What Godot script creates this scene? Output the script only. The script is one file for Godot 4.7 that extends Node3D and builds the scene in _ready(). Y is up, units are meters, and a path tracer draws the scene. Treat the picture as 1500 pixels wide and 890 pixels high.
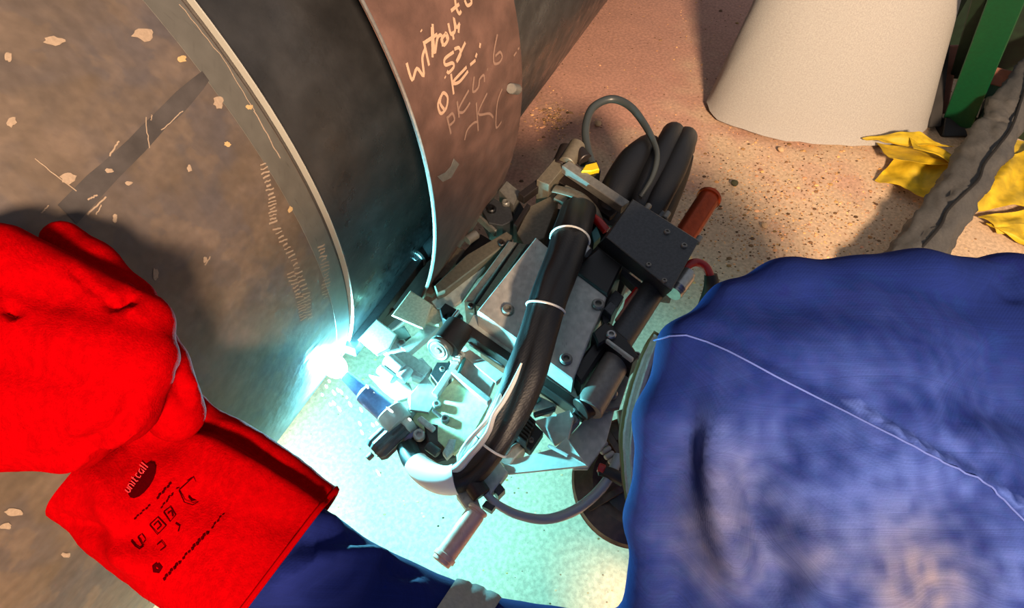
extends Node3D
# A worker in blue coveralls and a red gauntlet beside a 52 inch steel pipe, while a welding carriage runs along the girth joint.
const F := 954.3            # focal length in pixels of the 1500 x 890 frame
const CAM_H := 1.41
const PITCH := 53.016
var ct := cos(deg_to_rad(PITCH))
var sn := sin(deg_to_rad(PITCH))
var AX := Vector3(-1.021439, 0.726745, -0.486565)     # a point on the pipe's axis
var L := Vector3(0.430049, 0.0, -0.902805)            # along the pipe
var E := Vector3(0.902805, 0.0, 0.430049)             # away from the pipe
const RP := 0.66
const RC := 0.722
var names := {}
var M := {}
var noise := FastNoiseLite.new()
var rng := RandomNumberGenerator.new()

# ---------- pixels to points ----------
func ray(x: float, y: float) -> Vector3:
	var v := (445.0 - y) / F
	return Vector3((x - 750.0) / F, v * ct - sn, -v * sn - ct)
func at(x: float, y: float, depth: float) -> Vector3:
	return Vector3(0, CAM_H, 0) + ray(x, y) * depth
func on(x: float, y: float, h := 0.0) -> Vector3:
	var r := ray(x, y)
	return Vector3(0, CAM_H, 0) + r * ((h - CAM_H) / r.y)
func ons(pts: Array, h: float) -> Array:
	var out := []
	for p in pts: out.append(on(p[0], p[1], h))
	return out
func cyl(x: float, y: float, radius: float) -> Vector3:      # where the ray meets the pipe
	var r := ray(x, y)
	var o := Vector3(0, CAM_H, 0) - AX
	var a := r - L * r.dot(L)
	var b := o - L * o.dot(L)
	var A := a.dot(a)
	var B := 2.0 * a.dot(b)
	var C := b.dot(b) - radius * radius
	var D := maxf(B * B - 4.0 * A * C, 0.0)
	return Vector3(0, CAM_H, 0) + r * ((-B - sqrt(D)) / (2.0 * A))
func radial(p: Vector3) -> Vector3:
	var v := p - AX
	return (v - L * v.dot(L)).normalized()

# ---------- names and metas ----------
func numbered(n: String) -> String:
	var k: int = names.get(n, 0)
	names[n] = k + 1
	return n if k == 0 else "%s_%03d" % [n, k]
func tag(o, label: String, category: String, group := ""):
	o.set_meta("label", label)
	o.set_meta("category", category)
	if group: o.set_meta("group", group)
	return o
func thing(called: String, label: String, category: String, base := Vector3.ZERO, group := "") -> Node3D:
	var o := Node3D.new()
	o.name = numbered(called)
	add_child(o)
	o.position = base
	return tag(o, label, category, group)
func origin_of(n: Node) -> Vector3:
	var p := Vector3.ZERO
	while n != self:
		p += n.position
		n = n.get_parent()
	return p
func put(called: String, mesh: Mesh, m: Material, parent: Node = self, base := Vector3.ZERO) -> MeshInstance3D:
	var o := MeshInstance3D.new()
	o.name = numbered(called) if parent == self else called
	o.mesh = mesh
	o.material_override = m
	parent.add_child(o, true)
	o.position = base
	return o
func obj(called: String, mb: MB, m: Material, parent: Node = self, base := Vector3.ZERO) -> MeshInstance3D:
	var org := base if parent == self else origin_of(parent)
	return put(called, mb.done(org), m, parent, base if parent == self else Vector3.ZERO)
func struct(o):
	o.set_meta("kind", "structure")
	return o

# ---------- mesh building (corners run anticlockwise seen from outside) ----------
class MB:
	var st := SurfaceTool.new()
	var col := Color.WHITE
	func _init(): st.begin(Mesh.PRIMITIVE_TRIANGLES)
	func tri(a: Vector3, b: Vector3, c: Vector3, g := -1):
		for p in [a, c, b]:
			st.set_smooth_group(g)
			st.set_color(col)
			st.add_vertex(p)
	func quad(a: Vector3, b: Vector3, c: Vector3, d: Vector3, g := -1):
		tri(a, b, c, g)
		tri(a, c, d, g)
	func done(org: Vector3) -> ArrayMesh:
		st.generate_normals()
		var m := st.commit()
		var s2 := SurfaceTool.new()
		s2.append_from(m, 0, Transform3D(Basis(), -org))
		return s2.commit()
	func cap(poly: Array, n: Vector3):
		var u: Vector3 = (poly[1] - poly[0]).normalized()
		var v := n.cross(u)
		var flat := PackedVector2Array()
		for p in poly: flat.append(Vector2((p - poly[0]).dot(u), (p - poly[0]).dot(v)))
		var ix := Geometry2D.triangulate_polygon(flat)
		for i in range(0, ix.size(), 3):
			var a: Vector3 = poly[ix[i]]
			var b: Vector3 = poly[ix[i + 1]]
			var c: Vector3 = poly[ix[i + 2]]
			if (b - a).cross(c - a).dot(n) < 0: tri(a, c, b)
			else: tri(a, b, c)
	func inset(poly: Array, n: Vector3, d: float) -> Array:
		var out := []
		var k := poly.size()
		for i in k:
			var e1: Vector3 = (poly[i] - poly[(i + k - 1) % k]).normalized()
			var e2: Vector3 = (poly[(i + 1) % k] - poly[i]).normalized()
			var n1 := n.cross(e1)
			var n2 := n.cross(e2)
			var bis := (n1 + n2)
			if bis.length() < 0.05: bis = n1
			bis = bis.normalized()
			out.append(poly[i] + bis * minf(d / maxf(bis.dot(n1), 0.35), d * 2.2))
		return out
	func frustum(top: Array, bot: Array, ch := 0.0):
		var k := top.size()
		var ctop := Vector3.ZERO
		var cbot := Vector3.ZERO
		for i in k:
			ctop += top[i] / k
			cbot += bot[i] / k
		var n := Vector3.ZERO
		for i in k: n += (top[i] - ctop).cross(top[(i + 1) % k] - ctop)
		n = n.normalized()
		if n.dot(ctop - cbot) < 0:
			top = top.duplicate(); bot = bot.duplicate()
			top.reverse(); bot.reverse()
			n = -n
		var rings := [bot]
		if ch > 0:
			var h := maxf((ctop - cbot).length(), 0.001)
			var low := []
			var f := minf(ch / h, 0.45)
			var lo2 := []
			for i in k:
				low.append(top[i].lerp(bot[i], f))
				lo2.append(bot[i].lerp(top[i], f))
			rings = [inset(bot, n, ch), lo2, low, inset(top, n, ch)]
		else: rings.append(top)
		for r in rings.size() - 1:
			for i in k:
				var j := (i + 1) % k
				quad(rings[r][i], rings[r][j], rings[r + 1][j], rings[r + 1][i])
		cap(rings[-1], n)
		cap(rings[0], -n)
	func prism(top: Array, down: Vector3, ch := 0.001):
		var bot := []
		for p in top: bot.append(p + down)
		frustum(top, bot, ch)
	func bar(a: Vector3, b: Vector3, w: float, t: float, up := Vector3.UP, ch := 0.001):
		var d := (b - a).normalized()
		var s := d.cross(up).normalized()
		var u := s.cross(d)
		var c: float = minf(ch, minf(w, t) * 0.3)
		var sec := []
		for q in [[-w / 2 + c, -t / 2], [w / 2 - c, -t / 2], [w / 2, -t / 2 + c], [w / 2, t / 2 - c], [w / 2 - c, t / 2], [-w / 2 + c, t / 2], [-w / 2, t / 2 - c], [-w / 2, -t / 2 + c]]:
			sec.append(s * q[0] + u * q[1])
		var r0 := []
		var r1 := []
		for q in sec:
			r0.append(a + q)
			r1.append(b + q)
		frustum(r1, r0, c)
	func lathe(p: Vector3, dir: Vector3, prof: Array, seg := 24, flute := 0.0, nfl := 0, smooth := false):
		var d := dir.normalized()
		var s := d.cross(Vector3.UP if absf(d.y) < 0.9 else Vector3.RIGHT).normalized()
		var u := d.cross(s)
		for r in prof.size() - 1:
			var g := 0 if smooth else r
			if flute > 0: g = -1
			for i in seg:
				var q := []
				for k in [[r, i], [r, i + 1], [r + 1, i + 1], [r + 1, i]]:
					var ang: float = TAU * k[1] / seg
					var rr: float = prof[k[0]][1]
					if flute > 0: rr *= 1.0 - flute * (0.5 + 0.5 * cos(ang * nfl))
					q.append(p + d * prof[k[0]][0] + (s * cos(ang) + u * sin(ang)) * rr)
				if prof[r][1] < 1e-6: tri(q[0], q[2], q[3], g)
				elif prof[r + 1][1] < 1e-6: tri(q[0], q[1], q[2], g)
				else: quad(q[0], q[1], q[2], q[3], g)
	func cylinder(a: Vector3, b: Vector3, r: float, ch := 0.0015, seg := 24):
		var h := (b - a).length()
		lathe(a, b - a, [[0, 0], [0, r - ch], [ch, r], [h - ch, r], [h, r - ch], [h, 0]], seg)
	func tube(raw: Array, rad: Array, seg := 12, sub := 5, flat := 1.0, up := Vector3.UP):
		var pts := []
		var rr := []
		var n := raw.size()
		for i in n - 1:
			var p0: Vector3 = raw[maxi(i - 1, 0)]
			var p3: Vector3 = raw[mini(i + 2, n - 1)]
			for k in sub:
				var t := float(k) / sub
				pts.append(raw[i].cubic_interpolate(raw[i + 1], p0, p3, t))
				rr.append(lerpf(rad[mini(i, rad.size() - 1)], rad[mini(i + 1, rad.size() - 1)], smoothstep(0.0, 1.0, t)))
		pts.append(raw[n - 1])
		rr.append(rad[mini(n - 1, rad.size() - 1)])
		var rings := []
		for i in pts.size():
			var d: Vector3 = (pts[mini(i + 1, pts.size() - 1)] - pts[maxi(i - 1, 0)]).normalized()
			var s := d.cross(up)
			if s.length() < 0.05: s = d.cross(Vector3(0.3, 0.1, 1))
			s = s.normalized()
			var u := s.cross(d)
			var ring := []
			for k in seg:
				var a := TAU * k / seg
				ring.append(pts[i] + s * cos(a) * rr[i] + u * sin(a) * rr[i] * flat)
			rings.append(ring)
		loft(rings, true)
	func loft(rings: Array, caps := true, g := 1):
		var k: int = rings[0].size()
		for i in rings.size() - 1:
			for j in k:
				var j2 := (j + 1) % k
				quad(rings[i][j], rings[i + 1][j], rings[i + 1][j2], rings[i][j2], g)
		if caps:
			for e in [0, rings.size() - 1]:
				var c := Vector3.ZERO
				for p in rings[e]: c += p / k
				for j in k:
					if e == 0: tri(c, rings[e][j], rings[e][(j + 1) % k], 2)
					else: tri(c, rings[e][(j + 1) % k], rings[e][j], 3)
	func sheet(grid: Array, thick: Vector3):          # a grid of points, given a thickness
		var a := grid.size()
		var b: int = grid[0].size()
		for i in a - 1:
			for j in b - 1:
				quad(grid[i][j], grid[i + 1][j], grid[i + 1][j + 1], grid[i][j + 1], 1)
				quad(grid[i][j] - thick, grid[i][j + 1] - thick, grid[i + 1][j + 1] - thick, grid[i + 1][j] - thick, 2)
		for i in a - 1:
			quad(grid[i][0], grid[i][0] - thick, grid[i + 1][0] - thick, grid[i + 1][0], 3)
			quad(grid[i][b - 1], grid[i + 1][b - 1], grid[i + 1][b - 1] - thick, grid[i][b - 1] - thick, 4)
		for j in b - 1:
			quad(grid[0][j], grid[0][j + 1], grid[0][j + 1] - thick, grid[0][j] - thick, 5)
			quad(grid[a - 1][j], grid[a - 1][j] - thick, grid[a - 1][j + 1] - thick, grid[a - 1][j + 1], 6)
	func ribbon(pts: Array, nrm: Array, w: float, lift := 0.0006):     # a stroke laid on a surface
		var n := pts.size()
		for i in n - 1:
			var d0: Vector3 = pts[mini(i + 1, n - 1)] - pts[maxi(i - 1, 0)]
			var d1: Vector3 = pts[mini(i + 2, n - 1)] - pts[i]
			var s0: Vector3 = d0.cross(nrm[i]).normalized() * w * 0.5
			var s1: Vector3 = d1.cross(nrm[i + 1]).normalized() * w * 0.5
			var a: Vector3 = pts[i] + nrm[i] * lift
			var b: Vector3 = pts[i + 1] + nrm[i + 1] * lift
			quad(a - s0, a + s0, b + s1, b - s1, 1)

# ---------- materials ----------
func grain_image(size: int, seed_: int, freq: float, lo: float, hi: float, oct := 4, specks := 0.0, streak := 1.0) -> Image:
	var n := FastNoiseLite.new()
	n.seed = seed_
	n.frequency = freq
	n.fractal_octaves = oct
	n.noise_type = FastNoiseLite.TYPE_SIMPLEX_SMOOTH
	var img := n.get_seamless_image(size, size, false, false, 0.15)
	img.convert(Image.FORMAT_RGB8)
	var r := RandomNumberGenerator.new()
	r.seed = seed_
	for y in size:
		for x in size:
			var v := img.get_pixel(x, y).r
			v = clampf((v - 0.5) * 1.7 + 0.5, 0, 1)
			v = lerpf(lo, hi, v)
			if specks > 0 and r.randf() < specks: v = clampf(v + r.randf_range(-0.35, 0.35), 0, 1)
			img.set_pixel(x, y, Color(v, v, v))
	if streak > 1.0:
		img.resize(size, int(size / streak), Image.INTERPOLATE_BILINEAR)
	return img
var T := {}
func make_textures():
	T.fine = ImageTexture.create_from_image(grain_image(256, 3, 0.06, 0.88, 1.0, 4, 0.03))
	T.mottle = ImageTexture.create_from_image(grain_image(512, 8, 0.010, 0.72, 1.0, 6, 0.008))
	T.brush = ImageTexture.create_from_image(grain_image(256, 12, 0.04, 0.88, 1.0, 4, 0.02, 6.0))
	T.dirt = ImageTexture.create_from_image(grain_image(512, 21, 0.05, 0.86, 1.0, 6, 0.05))
	T.rough = ImageTexture.create_from_image(grain_image(512, 31, 0.014, 0.45, 1.0, 5))
	var s1 := grain_image(512, 61, 0.009, 0.0, 1.0, 4)
	var s2 := grain_image(512, 67, 0.022, 0.0, 1.0, 5)
	var s3 := grain_image(512, 71, 0.09, 0.0, 1.0, 3, 0.02)
	var si := Image.create(512, 512, false, Image.FORMAT_RGB8)
	for y in 512:
		for x in 512:
			var a := s1.get_pixel(x, y).r
			var c := Color(0.47, 0.40, 0.33).lerp(Color(0.41, 0.375, 0.365), smoothstep(0.35, 0.65, a))
			c = c.lerp(Color(0.50, 0.425, 0.36), smoothstep(0.58, 0.72, s2.get_pixel(x, y).r) * 0.7)
			c = c * (0.90 + 0.16 * s3.get_pixel(x, y).r) * (0.92 + 0.14 * s2.get_pixel(x, y).r)
			si.set_pixel(x, y, c)
	T.steel = ImageTexture.create_from_image(si)
	var b := grain_image(512, 41, 0.05, 0.0, 1.0, 5, 0.05)
	b.bump_map_to_normal_map(3.0)
	T.grit_n = ImageTexture.create_from_image(b)
	var sd := grain_image(512, 43, 0.09, 0.0, 1.0, 3, 0.1)
	sd.bump_map_to_normal_map(2.5)
	T.suede_n = ImageTexture.create_from_image(sd)
	var w := Image.create(128, 128, false, Image.FORMAT_RGB8)
	for y in 128:
		for x in 128:
			var v := 0.5 + 0.28 * sin(TAU * (x + y) / 8.0) + 0.2 * sin(TAU * y / 4.0)
			w.set_pixel(x, y, Color(v, v, v))
	w.bump_map_to_normal_map(1.6)
	T.weave_n = ImageTexture.create_from_image(w)
	var wa := Image.create(256, 256, false, Image.FORMAT_RGB8)
	var r := RandomNumberGenerator.new()
	r.seed = 5
	for y in 256:
		var row := r.randf_range(0.86, 1.0)
		for x in 256:
			var v := row * r.randf_range(0.88, 1.0)
			wa.set_pixel(x, y, Color(v, v, v))
	T.weave = ImageTexture.create_from_image(wa)
func mat(key: String, col: Color, rough: float, metal := 0.0, tx := "", scale := 4.0, nrm := "", nscale := 0.4, nuv := 0.0) -> StandardMaterial3D:
	var m := StandardMaterial3D.new()
	m.albedo_color = col
	m.roughness = rough
	m.metallic = metal
	m.metallic_specular = 0.5
	if tx or nrm:
		m.uv1_triplanar = true
		m.uv1_world_triplanar = true
		m.uv1_scale = Vector3.ONE * scale
	if tx: m.albedo_texture = T[tx]
	if nrm:
		m.normal_enabled = true
		m.normal_texture = T[nrm]
		m.normal_scale = nscale
	M[key] = m
	return m
func make_materials():
	mat("pipe_a", Color(0.81, 0.82, 0.84), 0.48, 0.35, "steel", 1.5, "grit_n", 0.10)
	mat("ground_steel", Color(0.40, 0.39, 0.365), 0.42, 0.45, "brush", 4.0)
	mat("edge_pale", Color(0.66, 0.65, 0.61), 0.4, 0.3)
	mat("pipe_b", Color(0.225, 0.225, 0.23), 0.48, 0.35, "mottle", 2.6, "grit_n", 0.12)
	M.pipe_b.roughness_texture = T.rough
	mat("collar", Color(0.45, 0.335, 0.295), 0.62, 0.25, "mottle", 3.0, "grit_n", 0.15)
	mat("bright", Color(0.66, 0.66, 0.65), 0.3, 0.8, "brush", 12.0)
	mat("groove", Color(0.34, 0.32, 0.30), 0.6, 0.6, "fine", 10.0)
	mat("scale_dark", Color(0.31, 0.29, 0.285), 0.55, 0.4, "mottle", 5.0)
	mat("scuff", Color(0.55, 0.48, 0.41), 0.85, 0.0, "fine", 20.0)
	mat("scuff_yellow", Color(0.66, 0.55, 0.38), 0.85, 0.0, "fine", 20.0)
	mat("chalk", Color(0.72, 0.59, 0.49), 0.95, 0.0, "fine", 40.0)
	mat("chalk_faint", Color(0.54, 0.425, 0.365), 0.95, 0.0, "fine", 40.0)
	mat("alu", Color(0.72, 0.71, 0.68), 0.45, 0.2, "brush", 6.0)
	mat("alu_pale", Color(0.74, 0.76, 0.72), 0.5, 0.25, "brush", 7.0)
	mat("steel_grey", Color(0.50, 0.49, 0.46), 0.42, 0.35, "brush", 9.0)
	mat("steel_beige", Color(0.42, 0.39, 0.33), 0.5, 0.2, "fine", 7.0)
	mat("dark_bar", Color(0.20, 0.17, 0.16), 0.45, 0.5, "fine", 12.0)
	mat("gunmetal", Color(0.27, 0.28, 0.29), 0.42, 0.45, "fine", 9.0, "grit_n", 0.06)
	mat("black", Color(0.045, 0.045, 0.05), 0.45, 0.0, "fine", 10.0)
	mat("rubber", Color(0.04, 0.04, 0.046), 0.55, 0.0, "fine", 18.0, "grit_n", 0.15)
	mat("tape_white", Color(0.92, 0.92, 0.90), 0.5)
	mat("knob_grey", Color(0.32, 0.33, 0.34), 0.45, 0.0, "fine", 18.0)
	mat("sleeve_black", Color(0.03, 0.034, 0.05), 0.5, 0.0, "fine", 14.0, "weave_n", 0.25)
	mat("pale_green", Color(0.84, 0.88, 0.70), 0.55, 0.0, "fine", 6.0)
	mat("white_bar", Color(0.74, 0.76, 0.74), 0.45, 0.1, "fine", 8.0)
	mat("cream_plastic", Color(0.80, 0.76, 0.64), 0.5, 0.0, "fine", 10.0)
	mat("white_plastic", Color(0.74, 0.75, 0.74), 0.4, 0.0, "fine", 10.0)
	mat("wire_white", Color(0.83, 0.83, 0.80), 0.4)
	mat("copper", Color(0.62, 0.24, 0.10), 0.30, 0.75, "brush", 8.0)
	mat("copper_lit", Color(0.86, 0.70, 0.62), 0.4, 0.15, "brush", 8.0)  # arc light on the near handle put into a paler copper
	mat("red", Color(0.62, 0.05, 0.05), 0.35)
	mat("teal", Color(0.20, 0.45, 0.45), 0.5)
	mat("tag_yellow", Color(0.80, 0.68, 0.08), 0.5)
	mat("grey_cable", Color(0.20, 0.22, 0.22), 0.4)
	mat("gloss_cable", Color(0.58, 0.61, 0.61), 0.15)
	mat("spool", Color(0.36, 0.26, 0.20), 0.25, 0.0, "mottle", 10.0)
	mat("coil", Color(0.66, 0.62, 0.58), 0.5)
	mat("glove", Color(0.55, 0.0, 0.012), 0.9, 0.0, "fine", 9.0, "suede_n", 0.5)
	M.glove.metallic_specular = 0.06
	mat("glove_print", Color(0.20, 0.0, 0.008), 1.0, 0.0, "fine", 30.0)
	M.glove_print.metallic_specular = 0.02
	mat("torch_blue", Color(0.44, 0.50, 0.68), 0.35, 0.4, "fine", 12.0)
	mat("glove_letter", Color(0.80, 0.10, 0.14), 0.8)
	mat("glove_seam", Color(0.50, 0.0, 0.01), 0.95)
	M.glove_seam.metallic_specular = 0.05
	mat("coverall", Color(1, 1, 1), 0.85, 0.0, "weave", 16.0, "weave_n", 0.2)
	M.coverall.metallic_specular = 0.2
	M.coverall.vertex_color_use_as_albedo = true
	mat("seam_thread", Color(0.26, 0.33, 0.60), 0.85)
	mat("tape", Color(0.62, 0.62, 0.58), 0.55, 0.0, "fine", 12.0)
	mat("tape_edge", Color(0.40, 0.36, 0.20), 0.8)
	mat("skin", Color(0.62, 0.42, 0.32), 0.6)
	mat("hat", Color(0.80, 0.78, 0.72), 0.4)
	mat("band", Color(0.56, 0.55, 0.52), 0.6, 0.0, "fine", 12.0, "weave_n", 0.3)
	mat("ground", Color(1, 1, 1), 0.95, 0.0, "dirt", 2.6, "grit_n", 0.22)
	M.ground.vertex_color_use_as_albedo = true
	mat("pebble", Color(0.66, 0.52, 0.38), 0.9)
	M.pebble.vertex_color_use_as_albedo = true
	mat("sack", Color(0.68, 0.67, 0.65), 0.8, 0.0, "fine", 11.0)
	mat("sack_pale", Color(0.78, 0.765, 0.73), 0.8, 0.0, "fine", 4.0)
	mat("yellow", Color(0.90, 0.76, 0.14), 0.55, 0.0, "mottle", 3.0)
	mat("green", Color(0.0, 0.28, 0.15), 0.45, 0.0, "fine", 5.0)
	mat("green_dark", Color(0.06, 0.17, 0.09), 0.6, 0.0, "mottle", 4.0)
	mat("wood_pink", Color(0.55, 0.36, 0.29), 0.85, 0.0, "brush", 5.0)
	mat("grey_panel", Color(0.14, 0.13, 0.125), 0.7, 0.0, "mottle", 4.0)
	mat("strap", Color(0.30, 0.295, 0.285), 0.7, 0.0, "fine", 7.0)
	mat("strap_dark", Color(0.05, 0.045, 0.045), 0.8)
	mat("timber", Color(0.36, 0.25, 0.16), 0.9, 0.0, "brush", 4.0)
	mat("arc", Color(1, 1, 1), 0.5)
	M.arc.emission_enabled = true
	M.arc.emission = Color(0.80, 1.0, 1.0)
	M.arc.emission_energy_multiplier = 6.0
	mat("spark", Color(1, 1, 1), 0.5)
	M.spark.emission_enabled = true
	M.spark.emission = Color(1.0, 0.97, 0.92)
	M.spark.emission_energy_multiplier = 2.5
	mat("lamp_face", Color(1, 1, 1), 0.5)
	M.lamp_face.emission_enabled = true
	M.lamp_face.emission = Color(1.0, 0.86, 0.68)
	M.lamp_face.emission_energy_multiplier = 3.0

var ARC := Vector3.ZERO
func _ready():
	rng.seed = 7
	noise.seed = 11
	noise.frequency = 1.0
	noise.fractal_octaves = 4
	# camera
	var cam := Camera3D.new()
	cam.name = "camera"
	add_child(cam)
	cam.fov = rad_to_deg(2.0 * atan(445.0 / F))
	cam.position = Vector3(0, CAM_H, 0)
	cam.rotation_degrees = Vector3(-PITCH, 0, 0)
	cam.near = 0.02
	cam.current = true
	# sky: dim even evening light
	var we := WorldEnvironment.new()
	we.name = "world_environment"
	var env := Environment.new()
	env.background_mode = Environment.BG_SKY
	var sky := Sky.new()
	var sm := ProceduralSkyMaterial.new()
	sm.sky_top_color = Color(0.46, 0.47, 0.50)
	sm.sky_horizon_color = Color(0.55, 0.52, 0.48)
	sm.ground_horizon_color = Color(0.40, 0.34, 0.28)
	sm.ground_bottom_color = Color(0.30, 0.24, 0.18)
	sm.sky_energy_multiplier = 1.3
	sm.ground_energy_multiplier = 1.3
	sky.sky_material = sm
	env.sky = sky
	env.tonemap_mode = Environment.TONE_MAPPER_LINEAR
	env.tonemap_exposure = 1.0
	env.sdfgi_enabled = true
	env.ssao_enabled = true
	env.ssil_enabled = true
	we.environment = env
	add_child(we)
	# the work lamp that stands behind the worker
	var lamp_at := Vector3(0.78, 2.75, 2.2)
	var aim := Vector3(0.2, 0.2, -0.9)
	var al := AreaLight3D.new()
	al.name = "work_lamp_light"
	al.light_color = Color(1.0, 0.86, 0.72)
	al.light_energy = 46.0
	al.area_size = Vector2(0.5, 0.4)
	al.shadow_enabled = true
	al.set("omni_range", 12.0)
	al.set("area_range", 12.0)
	add_child(al)
	al.look_at_from_position(lamp_at + (aim - lamp_at).normalized() * 0.03, aim)
	# the welding arc at the joint
	ARC = at(490, 536, 1.07)
	var om := OmniLight3D.new()
	om.name = "welding_arc_light"
	om.light_color = Color(0.47, 0.92, 1.0)
	om.light_energy = 1.35
	om.omni_range = 8.0
	om.omni_attenuation = 2.0
	om.light_size = 0.006
	om.shadow_enabled = true
	add_child(om)
	om.position = ARC
	make_textures()
	make_materials()
	build_lamp(lamp_at, aim)
	build_ground()
	build_pipes()
	build_background()
	build_carriage()
	build_person()
	build_arc()
	print("arc at ", ARC)

func build_lamp(p: Vector3, aim: Vector3):
	var o := thing("work_lamp", "large rectangular work lamp on a stand behind the worker", "lamp", Vector3(p.x, 0, p.z))
	var d := (aim - p).normalized()
	var s := d.cross(Vector3.UP).normalized()
	var u := s.cross(d)
	var mb := MB.new()
	mb.bar(p - d * 0.11, p - d * 0.01, 0.56, 0.46, u, 0.01)
	obj("housing", mb, M.black, o)
	mb = MB.new()
	mb.bar(p - d * 0.012, p, 0.5, 0.4, u, 0.002)
	obj("lamp_face", mb, M.lamp_face, o)
	mb = MB.new()
	mb.cylinder(Vector3(p.x, 0.03, p.z), p - d * 0.08, 0.022)
	obj("pole", mb, M.black, o)
	for k in 3:
		mb = MB.new()
		var a := TAU * k / 3.0
		mb.cylinder(Vector3(p.x, 0.55, p.z), Vector3(p.x + cos(a) * 0.4, 0.015, p.z + sin(a) * 0.4), 0.012)
		obj("leg", mb, M.black, o)

func build_arc():
	var o := thing("welding_arc", "blinding white and cyan welding arc at the pipe joint", "arc", ARC)
	var mb := MB.new()
	var prof := []
	for i in 13:
		var a := PI * i / 12.0
		prof.append([-cos(a) * 0.026, sin(a) * 0.019])
	mb.lathe(ARC, (at(520, 560, 1.03) - ARC), prof, 20, 0.0, 0, true)
	obj("plasma", mb, M.arc, o)
	# sparks
	var spots := [[478, 566, 6], [482, 558, 5], [489, 575, 9], [495, 571, 7], [484, 592, 6], [489, 590, 8], [497, 599, 10], [513, 592, 9], [529, 600, 9], [527, 620, 8], [530, 633, 9], [546, 622, 7], [552, 620, 6], [554, 692, 12], [561, 596, 13], [571, 600, 13], [548, 576, 6], [580, 590, 7], [586, 577, 7], [500, 574, 8], [472, 578, 5], [538, 566, 7], [600, 614, 6], [508, 582, 4]]
	for q in spots:
		var c := at(q[0], q[1], 1.02 + 0.03 * sin(q[0]))
		var dd := (at(q[0] + 5, q[1] + 8 if q[0] < 556 or q[1] > 660 else q[1] + 4, 1.02 + 0.03 * sin(q[0])) - c).normalized()
		var hl: float = q[2] * 0.5 * 1.03 / F
		mb = MB.new()
		mb.lathe(c, dd, [[-hl, 0], [-hl * 0.6, 0.0014], [hl * 0.3, 0.0019], [hl * 0.8, 0.0013], [hl, 0]], 6, 0.0, 0, true)
		var words := ["tiny white hot spark falling between the arc and the red cuff", "sparks falling towards the red cuff"]
		if q[1] > 680: words = ["lone white hot spark streak falling below the ribbed hand knob", ""]
		elif q[0] > 542: words = ["tiny white hot spark flying just above the ribbed hand knob", "sparks flying above the hand knob"]
		tag(obj("spark", mb, M.spark, self, c), words[0], "spark", words[1])

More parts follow.
